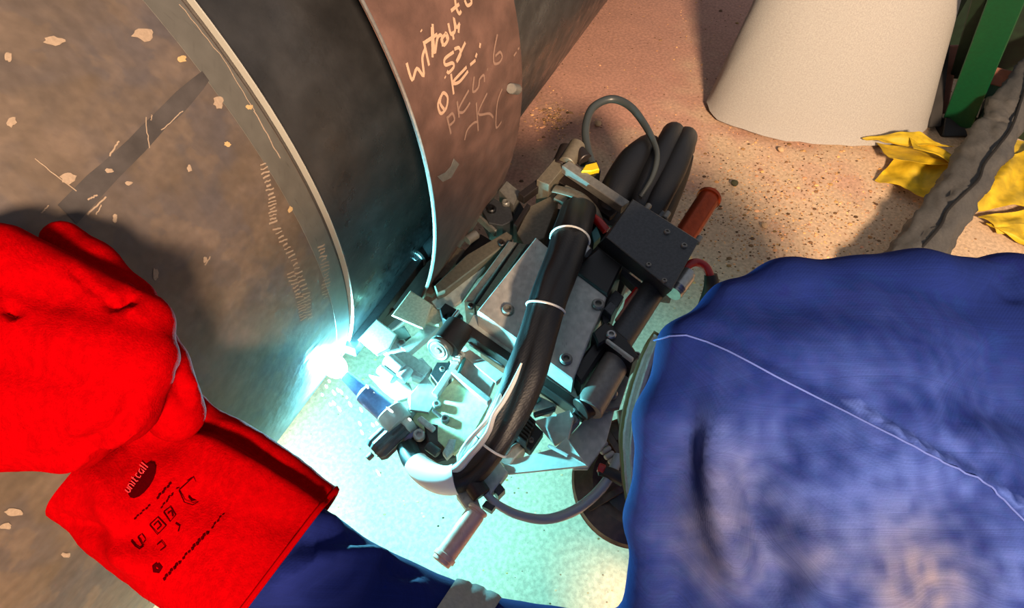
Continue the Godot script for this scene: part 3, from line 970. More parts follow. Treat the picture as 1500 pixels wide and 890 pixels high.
	cable.call("supply_cable", [[930, 330, 0.47], [942, 286, 0.50], [962, 244, 0.52], [982, 204, 0.51], [986, 200, 0.45], [976, 250, 0.34], [930, 350, 0.2]], [38, 38, 37, 33, 32, 34], M.sleeve_black, 16)
	cable.call("supply_cable", [[942, 340, 0.47], [962, 296, 0.50], [986, 250, 0.52], [1003, 210, 0.51], [1004, 206, 0.45], [990, 262, 0.34], [950, 360, 0.2]], [34, 36, 35, 30, 30, 32], M.sleeve_black, 16)
	# --- aluminium motor cover
	var cv = box.call("motor_cover", [[785, 347], [889, 434], [839, 556], [699, 455]], 0.555, 0.14, M.alu, 0.002)
	for q in [[744, 455], [829, 527], [876, 447]]:
		bolt.call(q[0], q[1], 0.556, 19, M.steel_grey, cv)
	box.call("cover_base", [[694, 458], [842, 566], [848, 588], [686, 474]], 0.512, 0.012, M.alu_pale)
	box.call("black_housing", [[877, 362], [912, 388], [890, 433], [838, 394]], 0.56, 0.17, M.black, 0.003)
	box.call("black_side", [[836, 543], [892, 470], [906, 480], [852, 562]], 0.545, 0.05, M.black, 0.004)
	flat.call("dark_cross_bar", 654, 466, 0.50, 858, 608, 0.50, 14, 0.03, M.dark_bar)
	# --- tube with clamp
	rod.call("tube", 962, 415, 0.53, 902, 507, 0.53, 38, M.gunmetal)
	var tb = rod.call("tube", 912, 513, 0.525, 862, 600, 0.525, 42, M.steel_grey)
	tb.set_meta("label", "grey lower tube in the clamp")
	rod.call("tube_collar", 868, 588, 0.523, 850, 600, 0.523, 36, M.dark_bar)
	var cl = box.call("clamp", [[868, 486], [886, 470], [898, 478], [920, 496], [936, 520], [927, 530], [886, 500], [876, 506]], 0.56, 0.05, M.black, 0.003)
	bolt.call(895, 491, 0.562, 15, M.bright, cl)
	bolt.call(933, 521, 0.552, 12, M.steel_grey, cl)
	flat.call("clamp_plate", 888, 499, 0.56, 927, 528, 0.56, 4, 0.012, M.alu_pale, cl)
	box.call("inner_plate", [[880, 448], [902, 424], [914, 434], [893, 470], [884, 478]], 0.53, 0.02, M.gunmetal)
	box.call("red_guard", [[916, 438], [932, 418], [937, 424], [912, 452]], 0.535, 0.01, M.red)
	flat.call("thin_strip", 902, 470, 0.54, 934, 424, 0.54, 4, 0.006, M.wood_pink)
	box.call("small_box", [[884, 452], [894, 440], [904, 448], [896, 462]], 0.545, 0.02, M.gunmetal)
	# --- lower right side plates
	box.call("end_plate", [[866, 604], [902, 594], [888, 648], [861, 686], [840, 686], [832, 640]], 0.475, 0.008, M.alu)
	box.call("side_bracket", [[878, 556], [912, 536], [924, 546], [908, 596], [870, 604]], 0.49, 0.01, M.steel_grey)
	bolt.call(897, 577, 0.498, 15, M.bright)
	box.call("nut_block", [[824, 612], [840, 602], [850, 614], [836, 630]], 0.502, 0.02, M.bright, 0.002)
	bolt.call(838, 615, 0.506, 11, M.steel_grey)
	for pl in [[[782, 616, 0.492], [835, 600, 0.515], [840, 610, 0.520], [832, 642, 0.515], [812, 652, 0.502]], [[830, 640, 0.528], [860, 682, 0.540], [744, 694, 0.490], [735, 677, 0.484], [812, 656, 0.515]]]:
		var q := MB.new()
		var tp := []
		for v in pl: tp.append(on(v[0], v[1], v[2]))
		q.prism(tp, Vector3(0.002, -0.004, 0), 0.0008)
		obj("angle_plate", q, M.alu_pale, o)
	flat.call("strip", 803, 652, 0.525, 833, 668, 0.54, 5, 0.004, M.white_bar)
	# --- heat sink
	var hs = box.call("heat_sink", [[752, 590], [796, 632], [777, 660], [736, 628]], 0.50, 0.02, M.black)
	for k in 7:
		var t := k / 6.6
		var a := Vector2(752, 592).lerp(Vector2(737, 627), t)
		var b := Vector2(784, 622).lerp(Vector2(770, 655), t)
		flat.call("fin", a.x, a.y, 0.512, b.x, b.y, 0.512, 3.0, 0.022, M.black, hs)
	bolt.call(778, 644, 0.506, 8, M.gunmetal, hs)
	flat.call("lever", 782, 608, 0.51, 813, 598, 0.51, 7, 0.008, M.black)
	rod.call("motor_can", 728, 650, 0.478, 758, 674, 0.478, 38, M.alu_pale)
	rod.call("motor_ring", 748, 662, 0.479, 752, 666, 0.479, 41, M.steel_grey)
	# --- front plates
	slope.call("front_plate", [[640, 580], [668, 552], [718, 590], [690, 640], [664, 664], [606, 618], [596, 582], [622, 548]], 0.458, 0.486, 600, 718, M.pale_green)
	box.call("grey_pad", [[600, 578], [624, 548], [644, 580], [628, 604], [600, 600]], 0.472, 0.006, M.alu)
	flat.call("frame_bar", 637, 580, 0.474, 678, 518, 0.480, 10, 0.014, M.white_bar)
	flat.call("frame_bar", 664, 546, 0.478, 718, 590, 0.490, 9, 0.014, M.white_bar)
	slope.call("front_panel", [[682, 522], [724, 556], [714, 582], [670, 546]], 0.476, 0.492, 670, 724, M.alu_pale)
	flat.call("panel_slot", 671, 548, 0.484, 681, 524, 0.484, 4, 0.006, M.teal)
	slope.call("upper_band", [[675, 502], [740, 548], [726, 560], [677, 520]], 0.480, 0.500, 675, 740, M.alu_pale)
	flat.call("band_slot", 688, 502, 0.490, 738, 536, 0.490, 5, 0.008, M.gunmetal)
	box.call("lower_band", [[760, 565], [816, 592], [806, 606], [788, 604], [758, 584]], 0.487, 0.012, M.alu_pale)
	flat.call("band_mark", 776, 574, 0.490, 790, 588, 0.490, 10, 0.006, M.teal)
	# --- adjusting knob with its motor
	rod.call("adjuster_body", 674, 478, 0.51, 652, 508, 0.51, 44, M.dark_bar)
	rod.call("adjuster_neck", 656, 500, 0.51, 646, 513, 0.51, 30, M.black)
	var kb := MB.new()
	var ka := on(649, 505, 0.51)
	var kd := (on(631, 524, 0.52) - ka).normalized()
	var kr := 19.0 * ka.distance_to(Vector3(0, CAM_H, 0)) / F
	kb.lathe(ka, kd, [[0, 0], [0, kr * 0.9], [0.004, kr], [0.014, kr], [0.017, kr * 0.86], [0.0155, kr * 0.72], [0.017, kr * 0.62], [0.0155, kr * 0.3], [0.018, kr * 0.22], [0.018, 0]], 36)
	obj("adjuster_knob", kb, M.steel_grey, o)
	for k in 4:
		flat.call("cooling_fin", 660 + k * 3.4, 530 - k * 5.4, 0.488, 672 + k * 2.6, 531 - k * 4.2, 0.488, 3, 0.01, M.white_bar)
	box.call("adjuster_base", [[640, 530], [662, 530], [660, 556], [644, 566], [630, 548]], 0.478, 0.02, M.gunmetal)
	bolt.call(648, 540, 0.482, 8, M.steel_grey)
	box.call("hinge", [[644, 452], [652, 443], [668, 452], [678, 462], [664, 476], [648, 466]], 0.515, 0.03, M.black)
	flat.call("hinge_pin", 657, 474, 0.525, 672, 455, 0.525, 5, 0.008, M.bright)
	# --- torch positioner: blocks and slides
	var bf := MB.new()
	var t1 := ons([[601, 425], [633, 446], [619, 482], [573, 462]], 0.497)
	var b1 := ons([[604, 432], [640, 450], [624, 484], [580, 466]], 0.455)
	bf.frustum(t1, b1, 0.002)
	obj("slide_block", bf, M.cream_plastic, o)
	box.call("block_side", [[632, 446], [652, 460], [643, 476], [620, 472]], 0.485, 0.03, M.cream_plastic, 0.002)
	bf = MB.new()
	bf.frustum(ons([[552, 467], [581, 490], [570, 511], [552, 520], [524, 497]], 0.49), ons([[555, 470], [586, 493], [574, 514], [554, 522], [528, 500]], 0.45), 0.002)
	obj("slide_block", bf, M.white_plastic, o)
	box.call("block_side", [[574, 488], [588, 498], [584, 512], [566, 512]], 0.475, 0.03, M.white_plastic, 0.002)
	flat.call("slide_rod", 592, 516, 0.47, 640, 476, 0.47, 17, 0.016, M.white_bar)
	flat.call("slide_rod", 564, 508, 0.468, 628, 548, 0.468, 18, 0.016, M.white_bar)
	box.call("slide_nut", [[600, 530], [618, 522], [632, 538], [618, 556], [602, 550]], 0.475, 0.02, M.white_plastic, 0.003)
	rod.call("slide_spring", 568, 526, 0.472, 590, 544, 0.472, 22, M.white_plastic)
	rod.call("clamp_screw", 556, 540, 0.472, 578, 556, 0.472, 15, M.alu_pale)
	rod.call("clamp_screw", 586, 556, 0.472, 600, 540, 0.472, 18, M.white_plastic)
	box.call("mount_plate", [[540, 548], [560, 552], [600, 560], [606, 580], [582, 588], [560, 570]], 0.458, 0.008, M.alu_pale)
	bolt.call(588, 503, 0.478, 13, M.bright)
	box.call("rear_bracket", [[572, 486], [592, 476], [602, 492], [584, 504]], 0.475, 0.02, M.gunmetal)
	box.call("left_bracket", [[548, 450], [564, 440], [578, 452], [560, 468]], 0.45, 0.03, M.gunmetal)
	# --- torch
	var tq := MB.new()
	var ta := on(606, 640, 0.445)
	var tip := ARC + (ta - ARC).normalized() * 0.022
	var tl := tip.distance_to(ta)
	tq.lathe(tip, ta - tip, [[0, 0], [0, 0.0075], [0.002, 0.0085], [0.040, 0.0125], [0.044, 0.0165], [0.052, 0.0175], [tl, 0.0175], [tl, 0]], 28)
	obj("torch", tq, M.torch_blue, o)
	rod.call("torch_clamp", 570, 602, 0.478, 586, 622, 0.472, 42, M.alu)
	tq = MB.new()
	tq.lathe(tip - (ta - tip).normalized() * 0.012, ta - tip, [[0, 0], [0, 0.0012], [0.014, 0.0012], [0.014, 0.004], [0.03, 0.006]], 10)
	obj("contact_tip", tq, M.copper, o)
	# --- ribbed hand knob at the lower left
	tq = MB.new()
	var g0 := on(592, 620, 0.46)
	var g1 := on(548, 662, 0.45)
	var gl := g0.distance_to(g1)
	var gr := 20.0 * g0.distance_to(Vector3(0, CAM_H, 0)) / F
	tq.lathe(g0, g1 - g0, [[0, 0], [0, gr * 0.86], [0.004, gr], [gl - 0.008, gr], [gl, gr * 0.78], [gl, 0]], 60, 0.16, 10)
	var hk := obj("hand_knob", tq, M.knob_grey, o)
	hk.set_meta("label", "dark grey ribbed hand knob")
	rod.call("knob_cap", 598, 614, 0.461, 588, 624, 0.46, 40, M.alu_pale)
	rod.call("knob_screw", 546, 664, 0.449, 538, 672, 0.447, 9, M.steel_grey)
	box.call("knob_block", [[588, 606], [604, 590], [622, 602], [610, 622], [598, 626]], 0.455, 0.02, M.steel_grey, 0.002)
	flat.call("knob_spindle", 600, 612, 0.462, 612, 596, 0.462, 6, 0.006, M.bright)
	# --- wire feeder head
	box.call("feeder_base", [[604, 606], [634, 612], [664, 640], [668, 668], [640, 676], [604, 654], [592, 640]], 0.45, 0.03, M.gunmetal, 0.003)
	box.call("feeder_block", [[620, 618], [646, 620], [662, 640], [648, 656], [626, 648]], 0.468, 0.02, M.scale_dark, 0.003)
	bolt.call(614, 637, 0.465, 17, M.white_plastic)
	flat.call("feeder_lever", 614, 612, 0.475, 636, 630, 0.475, 8, 0.008, M.white_plastic)
	box.call("feeder_clip", [[648, 662], [658, 642], [668, 642], [664, 660], [654, 670]], 0.478, 0.014, M.white_plastic, 0.002)
	bolt.call(652, 614, 0.474, 13, M.steel_grey)
	bolt.call(640, 592, 0.474, 12, M.alu_pale)
	flat.call("feeder_pin", 634, 600, 0.475, 650, 614, 0.475, 5, 0.006, M.bright)
	rod.call("feeder_roller", 626, 652, 0.476, 642, 664, 0.476, 14, M.gunmetal)
	# --- lower brackets and handle
	box.call("lower_bracket", [[700, 694], [724, 666], [744, 690], [718, 724]], 0.495, 0.02, M.alu_pale, 0.002)
	box.call("lower_bracket", [[672, 708], [700, 730], [706, 748], [694, 760], [668, 724]], 0.49, 0.02, M.alu_pale, 0.002)
	rod.call("tube_end", 684, 694, 0.505, 706, 726, 0.497, 29, M.dark_bar)
	box.call("lug", [[722, 716], [732, 706], [740, 716], [730, 726]], 0.49, 0.02, M.gunmetal)
	box.call("lug", [[706, 740], [712, 732], [726, 740], [720, 748]], 0.485, 0.015, M.gunmetal)
	var handle := func(x0: float, y0: float, h0: float, x1: float, y1: float, h1: float, dpx: float, m: Material, words: String):
		var q := MB.new()
		var a := on(x0, y0, h0)
		var b := on(x1, y1, h1)
		var r := dpx * 0.5 * ((a + b) * 0.5).distance_to(Vector3(0, CAM_H, 0)) / F
		var h := a.distance_to(b)
		q.lathe(a, b - a, [[0, 0], [0, r * 0.9], [0.0015, r], [0.005, r], [0.006, r * 0.88], [0.008, r * 0.88], [0.0095, r * 0.95], [h - 0.0135, r * 0.95], [h - 0.0125, r * 1.08], [h - 0.0065, r * 1.08], [h - 0.0055, r * 0.93], [h - 0.001, r * 0.93], [h, r * 0.86], [h, r * 0.6], [h - 0.004, r * 0.55], [h - 0.004, 0]], 32)
		obj("handle", q, m, o).set_meta("label", words)
	handle.call(702, 744, 0.505, 645, 824, 0.495, 30, M.copper_lit, "copper handle coloured pale for the arc light, pointing towards the sleeve")
	handle.call(994, 360, 0.50, 1041, 286, 0.50, 33, M.copper, "dark orange handle pointing away over the sand")
	# --- dark control box
	bf = MB.new()
	bf.frustum(ons([[927, 291], [1024, 352], [984, 425], [888, 347]], 0.59), ons([[920, 300], [1018, 362], [971, 436], [874, 360]], 0.535), 0.0015)
	var cb := obj("control_box", bf, M.gunmetal, o)
	box.call("box_base", [[908, 398], [884, 372], [960, 428], [984, 434], [944, 428], [930, 420]], 0.535, 0.02, M.gunmetal)
	for q in [[977, 340, 9], [1002, 360, 9], [950, 388, 8], [973, 411, 8]]:
		bolt.call(q[0], q[1], 0.5905, q[2], M.steel_grey, cb, Vector3.UP, "screw")
	for q in [[945, 303], [973, 314], [1020, 350]]:
		rod.call("edge_screw", q[0], q[1] + 6, 0.57, q[0] + 6, q[1] - 3, 0.57, 9, M.steel_grey, cb)
	box.call("edge_lug", [[962, 316], [970, 306], [980, 314], [978, 326]], 0.57, 0.02, M.gunmetal, 0.002, cb)
	tq = MB.new()
	var s0 := on(986, 430, 0.55)
	var s1 := on(1008, 400, 0.55)
	var sl := s0.distance_to(s1)
	var sr := 13.0 * s0.distance_to(Vector3(0, CAM_H, 0)) / F
	tq.lathe(s0, s1 - s0, [[0, 0], [0, sr * 0.9], [0.003, sr], [0.006, sr * 0.85], [0.009, sr], [0.012, sr * 0.85], [0.015, sr], [sl - 0.008, sr], [sl - 0.006, sr * 0.85], [sl, sr * 0.85], [sl, 0]], 28)
	obj("silver_knob", tq, M.bright, o)
	cable.call("red_hose", [[996, 404, 0.52], [1006, 390, 0.53], [1020, 384, 0.53], [1033, 390, 0.525], [1040, 404, 0.515], [1042, 420, 0.50]], [12, 12, 12, 12, 12, 13], M.red)
	cable.call("hose_boot", [[1041, 402, 0.516], [1042, 418, 0.50], [1036, 440, 0.47], [1024, 470, 0.42]], [18, 21, 21, 18], M.rubber)
	tq = MB.new()
	var n0 := on(846, 360, 0.575)
	tq.lathe(n0, on(868, 374, 0.575) - n0, [[0, 0], [0, 0.018], [0.008, 0.021], [0.012, 0.014], [0.024, 0.009], [0.026, 0]], 18)
	obj("silver_fitting", tq, M.bright, o)
	cable.call("pink_hose", [[868, 318, 0.53], [878, 326, 0.535], [888, 338, 0.53]], [13], M.red)
	box.call("teal_block", [[866, 340], [874, 330], [880, 346], [870, 356]], 0.53, 0.02, M.teal)
	box.call("inner_floor", [[800, 300], [870, 320], [930, 380], [895, 470], [700, 450], [770, 340]], 0.46, 0.05, M.black)
	# --- main cable bundle
	var path := [[848, 306, 0.52], [838, 340, 0.575], [824, 384, 0.605], [806, 430, 0.615], [788, 490, 0.60], [770, 548, 0.585], [746, 602, 0.565], [718, 652, 0.54], [690, 688, 0.51], [660, 703, 0.50], [630, 696, 0.488], [606, 674, 0.474], [594, 650, 0.458]]
	var wd := [50, 56, 55, 56, 56, 62, 58, 52, 47, 40, 36, 32, 28]
	var pp := []
	var rr := []
	for i in path.size() - 1:
		for k in 8:
			var t := k / 8.0
			var a := on(path[maxi(i - 1, 0)][0], path[maxi(i - 1, 0)][1], path[maxi(i - 1, 0)][2])
			var b := on(path[i][0], path[i][1], path[i][2])
			var c := on(path[i + 1][0], path[i + 1][1], path[i + 1][2])
			var d := on(path[mini(i + 2, path.size() - 1)][0], path[mini(i + 2, path.size() - 1)][1], path[mini(i + 2, path.size() - 1)][2])
			var p := b.cubic_interpolate(c, a, d, t)
			pp.append(p)
			rr.append(lerpf(wd[i], wd[i + 1], t) * 0.5 * p.distance_to(Vector3(0, CAM_H, 0)) / F)
	var rings := []
	for i in pp.size():
		var d: Vector3 = (pp[mini(i + 1, pp.size() - 1)] - pp[maxi(i - 1, 0)]).normalized()
		var s := d.cross(Vector3.UP).normalized()
		var u := s.cross(d)
		var ring := []
		var lobe := smoothstep(30, 40, i) * (1.0 - smoothstep(64, 76, i))
		for k in 36:
			var a := TAU * k / 36.0
			var w := 1.0 + 0.06 * noise.get_noise_3d(cos(a) * 1.4, sin(a) * 1.4, i * 0.11)
			w -= (0.16 + 0.1 * lobe) * exp(-pow(wrapf(a - PI * 0.5 - 0.18 * sin(i * 0.13), -PI, PI) / 0.22, 2.0))
			w -= 0.10 * exp(-pow(wrapf(a - PI * 0.5 + 0.75 + 0.2 * sin(i * 0.1), -PI, PI) / 0.12, 2.0)) * (1.0 - lobe)
			ring.append(pp[i] + (s * cos(a) + u * sin(a) * 0.72) * rr[i] * w)
		rings.append(ring)
	tq = MB.new()
	tq.loft(rings, true)
	var cbn := obj("cable_bundle", tq, M.sleeve_black, o)
	cbn.set_meta("label", "thick black sleeved cable bundle")
	for z in [[10, 0.35, 0.6], [27, 0.0, 1.0], [56, 0.0, 1.0]]:
		var i: int = z[0]
		var d: Vector3 = (pp[i + 1] - pp[i - 1]).normalized()
		var s := d.cross(Vector3.UP).normalized()
		var u := s.cross(d)
		var q := MB.new()
		var zr := []
		for k in 33:
			var a := TAU * k / 32.0
			zr.append(pp[i] + (s * cos(a) + u * sin(a) * 0.74) * rr[i] * 1.03)
		q.tube(zr, [0.0019], 8, 1)
		obj("zip_tie", q, M.wire_white, cbn)
	cable.call("white_wire", [[764, 532, 0.617], [752, 560, 0.613], [738, 586, 0.607], [724, 607, 0.597], [716, 630, 0.575], [704, 648, 0.558], [690, 664, 0.54], [672, 684, 0.52], [654, 690, 0.505]], [3, 7, 8, 8, 9, 11, 12, 13, 10], M.wire_white, 10, cbn)
	cable.call("white_wire", [[746, 556, 0.575], [733, 580, 0.585], [721, 606, 0.59], [704, 626, 0.57], [686, 646, 0.55], [675, 664, 0.525], [672, 680, 0.51]], [5, 6, 7, 7, 7, 7, 6], M.wire_white, 10, cbn)
	var wr := []
	var wk := []
	for i in range(70, 88):
		wr.append(pp[i])
		wk.append(rr[i] * 1.07)
	tq = MB.new()
	tq.tube(wr, wk, 28, 2, 0.8)
	obj("white_tape", tq, M.tape_white, cbn)
	# --- gas hose and wire spool
	cable.call("gas_hose", [[712, 722, 0.49], [728, 738, 0.48], [760, 754, 0.46], [800, 760, 0.44], [840, 748, 0.445], [872, 724, 0.45], [894, 696, 0.455], [906, 668, 0.45]], [11, 12, 13, 14, 15, 15, 15, 15], M.gloss_cable, 14)
	cable.call("hose_plug", [[876, 690, 0.462], [886, 690, 0.462], [900, 696, 0.462], [914, 704, 0.46]], [12, 16, 18, 18], M.rubber)
	rod.call("red_connector", 876, 684, 0.465, 886, 688, 0.465, 14, M.red)
	for k in 5:
		rod.call("coil_ring", 868 + k * 6, 648 + k * 7.5, 0.45, 884 + k * 5, 640 + k * 7.5, 0.45, 8, M.coil)
	tq = MB.new()
	var sc := on(930, 706, 0.37)
	var sax := Vector3(-0.10, 0.93, 0.25).normalized()
	tq.lathe(sc - sax * 0.03, sax, [[0, 0], [0, 0.10], [0.006, 0.104], [0.010, 0.100], [0.012, 0.086], [0.048, 0.086], [0.050, 0.100], [0.054, 0.104], [0.060, 0.10], [0.062, 0.07], [0.052, 0.055], [0.052, 0.025], [0.062, 0.02], [0.062, 0]], 56)
	obj("wire_spool", tq, M.spool, o)
	for k in 4:
		var a := TAU * k / 4.0 + 0.5
		var q := MB.new()
		var ss := sax.cross(Vector3.RIGHT).normalized()
		var uu := sax.cross(ss)
		var dv := ss * cos(a) + uu * sin(a)
		q.bar(sc + sax * 0.032 + dv * 0.02, sc + sax * 0.032 + dv * 0.09, 0.012, 0.006, sax, 0.001)
		obj("spoke", q, M.spool, o)
	tq = MB.new()
	tq.cylinder(on(915, 600, 0.44), sc + sax * 0.03, 0.014)
	obj("spool_arm", tq, M.steel_grey, o)

# ---------- the person ----------
# a bone is [from, its radius, to, its radius]
func sdf(p: Vector3, bones: Array, k: float) -> float:
	var d := 1e9
	for b in bones:
		var ba: Vector3 = b[4]
		var h: float = clampf((p - b[0]).dot(ba) * b[5], 0.0, 1.0)
		var e: float = p.distance_to(b[0] + ba * h) - lerpf(b[1], b[3], h)
		if e > d + k: continue
		if d > e + k: d = e
		else:
			var t := clampf(0.5 + 0.5 * (d - e) / k, 0.0, 1.0)
			d = lerpf(d, e, t) - k * t * (1.0 - t)
	return d
func prep(bones: Array) -> Array:
	for b in bones:
		var ba: Vector3 = b[2] - b[0]
		b.append(ba)
		b.append(1.0 / maxf(ba.length_squared(), 1e-9))
	return bones
func sdf_grad(p: Vector3, bones: Array, k: float) -> Vector3:
	var e := 0.002
	return Vector3(sdf(p + Vector3(e, 0, 0), bones, k) - sdf(p - Vector3(e, 0, 0), bones, k), sdf(p + Vector3(0, e, 0), bones, k) - sdf(p - Vector3(0, e, 0), bones, k), sdf(p + Vector3(0, 0, e), bones, k) - sdf(p - Vector3(0, 0, e), bones, k)).normalized()
func sdf_hit(x: float, y: float, bones: Array, k: float) -> Vector3:
	var r := ray(x, y).normalized()
	var t := 0.2
	var best := 1e9
	var bt := 0.6
	for i in 60:
		var d := sdf(Vector3(0, CAM_H, 0) + r * t, bones, k)
		if d < best:
			best = d
			bt = t
		if d < 0.0005: break
		t += d * 0.9
		if t > 2.5: break
	return Vector3(0, CAM_H, 0) + r * bt
# folds: [points, width, height]
func fold_at(p: Vector3, folds: Array) -> float:
	var out := 0.0
	for f in folds:
		if (p - f[3]).length() > f[4]: continue
		var d := 1e9
		var along := 0.5
		var pts: Array = f[0]
		for i in pts.size() - 1:
			var ab: Vector3 = pts[i + 1] - pts[i]
			var t := clampf((p - pts[i]).dot(ab) / maxf(ab.length_squared(), 1e-9), 0.0, 1.0)
			var e := p.distance_to(pts[i] + ab * t)
			if e < d:
				d = e
				along = (i + t) / (pts.size() - 1)
		var q: float = d / f[1]
		if q < 3.0: out += f[2] * exp(-q * q) * smoothstep(0.0, 0.3, along) * smoothstep(1.0, 0.7, along)
	return out
func make_folds(list: Array, bones: Array, k: float) -> Array:
	var out := []
	for f in list:
		var pts := []
		var c := Vector3.ZERO
		for q in f[0]:
			var h := sdf_hit(q[0], q[1], bones, k)
			pts.append(h)
			c += h / f[0].size()
		var rad := 0.0
		for q in pts: rad = maxf(rad, c.distance_to(q))
		out.append([pts, f[1], f[2], c, rad + f[1] * 3.0])
	return out
func net(bones: Array, k: float, cell: float, shift: Callable, paint: Callable) -> ArrayMesh:
	var lo := Vector3.ONE * 1e9
	var hi := -lo
	for b in bones:
		for e in [[b[0], b[1]], [b[2], b[3]]]:
			lo = lo.min(e[0] - Vector3.ONE * (e[1] + cell * 2))
			hi = hi.max(e[0] + Vector3.ONE * (e[1] + cell * 2))
	var B := 6
	var nb := Vector3i(((hi - lo) / (cell * B)).ceil())
	var nx := nb.x * B + 1
	var ny := nb.y * B + 1
	var nz := nb.z * B + 1
	var val := PackedFloat32Array()
	val.resize(nx * ny * nz)
	val.fill(1.0)
	var active := []
	var lists := []
	var owner_ := PackedInt32Array()
	var half := cell * B * 0.5
	for bz in nb.z:
		for by in nb.y:
			for bx in nb.x:
				var c := lo + Vector3(bx, by, bz) * cell * B + Vector3.ONE * half
				var d := sdf(c, bones, k)
				var on_ := absf(d) < half * 1.75 + cell * 2
				var near := []
				if on_:
					active.append(Vector3i(bx, by, bz))
					for b in bones:
						var hh: float = clampf((c - b[0]).dot(b[4]) * b[5], 0.0, 1.0)
						if c.distance_to(b[0] + b[4] * hh) - lerpf(b[1], b[3], hh) < d + half * 3.6 + k: near.append(b)
					lists.append(near)
				for z in range(bz * B, bz * B + B + 1):
					for y in range(by * B, by * B + B + 1):
						var row := (z * ny + y) * nx
						for x in range(bx * B, bx * B + B + 1):
							if on_: val[row + x] = sdf(lo + Vector3(x, y, z) * cell, near, k)
							elif d < 0: val[row + x] = minf(val[row + x], -1.0) if val[row + x] == 1.0 else val[row + x]
	var verts := PackedVector3Array()
	var cols := PackedColorArray()
	var idx := {}
	var corners := [Vector3i(0, 0, 0), Vector3i(1, 0, 0), Vector3i(0, 1, 0), Vector3i(1, 1, 0), Vector3i(0, 0, 1), Vector3i(1, 0, 1), Vector3i(0, 1, 1), Vector3i(1, 1, 1)]
	var edges := [[0, 1], [2, 3], [4, 5], [6, 7], [0, 2], [1, 3], [4, 6], [5, 7], [0, 4], [1, 5], [2, 6], [3, 7]]
	for bi in active.size():
		var bl: Vector3i = active[bi]
		for z in range(bl.z * B, bl.z * B + B):
			for y in range(bl.y * B, bl.y * B + B):
				for x in range(bl.x * B, bl.x * B + B):
					var v := []
					var inside := 0
					for c in corners:
						var s := val[((z + c.z) * ny + y + c.y) * nx + x + c.x]
						v.append(s)
						if s < 0: inside += 1
					if inside == 0 or inside == 8: continue
					var acc := Vector3.ZERO
					var cnt := 0
					for e in edges:
						var a: float = v[e[0]]
						var b: float = v[e[1]]
						if (a < 0) != (b < 0):
							acc += Vector3(corners[e[0]]).lerp(Vector3(corners[e[1]]), a / (a - b))
							cnt += 1
					var p := lo + (Vector3(x, y, z) + acc / cnt) * cell
					idx[(z * ny + y) * nx + x] = verts.size()
					verts.append(p)
					owner_.append(bi)
	var tris := PackedInt32Array()
	for bl in active:
		for z in range(bl.z * B, bl.z * B + B):
			for y in range(bl.y * B, bl.y * B + B):
				for x in range(bl.x * B, bl.x * B + B):
					var a0 := val[(z * ny + y) * nx + x] < 0
					for ax in 3:
						var dx := Vector3i(1 if ax == 0 else 0, 1 if ax == 1 else 0, 1 if ax == 2 else 0)
						var a1 := val[((z + dx.z) * ny + y + dx.y) * nx + x + dx.x] < 0
						if a0 == a1: continue
						var u := Vector3i(1 if ax == 1 else 0, 1 if ax == 2 else 0, 1 if ax == 0 else 0)
						var w := Vector3i(1 if ax == 2 else 0, 1 if ax == 0 else 0, 1 if ax == 1 else 0)
						var ks := []
						for q in [Vector3i(x, y, z), Vector3i(x, y, z) - u, Vector3i(x, y, z) - u - w, Vector3i(x, y, z) - w]:
							ks.append(idx.get((q.z * ny + q.y) * nx + q.x, -1))
						if ks.min() < 0: continue
						if a0 != (true): ks.reverse()
						for t in [0, 2, 1, 0, 3, 2]: tris.append(ks[t])
	for i in verts.size():
		var p := verts[i]
		var mine: Array = lists[owner_[i]]
		var n := sdf_grad(p, mine, k)
		p -= n * sdf(p, mine, k)
		verts[i] = p + n * float(shift.call(p, n))
	var nrm := PackedVector3Array()
	nrm.resize(verts.size())
	for i in range(0, tris.size(), 3):
		var fn := (verts[tris[i + 2]] - verts[tris[i]]).cross(verts[tris[i + 1]] - verts[tris[i]])
		for j in 3: nrm[tris[i + j]] += fn
	for i in nrm.size(): nrm[i] = nrm[i].normalized()
	for i in verts.size(): cols.append(paint.call(verts[i], nrm[i]))
	var arr := []
	arr.resize(Mesh.ARRAY_MAX)
	arr[Mesh.ARRAY_VERTEX] = verts
	arr[Mesh.ARRAY_NORMAL] = nrm
	arr[Mesh.ARRAY_COLOR] = cols
	arr[Mesh.ARRAY_INDEX] = tris
	var m := ArrayMesh.new()
	m.add_surface_from_arrays(Mesh.PRIMITIVE_TRIANGLES, arr)
	return m
func rebase(m: ArrayMesh, org: Vector3) -> ArrayMesh:
	var s := SurfaceTool.new()
	s.append_from(m, 0, Transform3D(Basis(), -org))
	return s.commit()
func bone(x0: float, y0: float, d0: float, r0: float, x1: float, y1: float, d1: float, r1: float) -> Array:   # radii in pixels at their depth
	return [at(x0, y0, d0), r0 * d0 / F, at(x1, y1, d1), r1 * d1 / F]

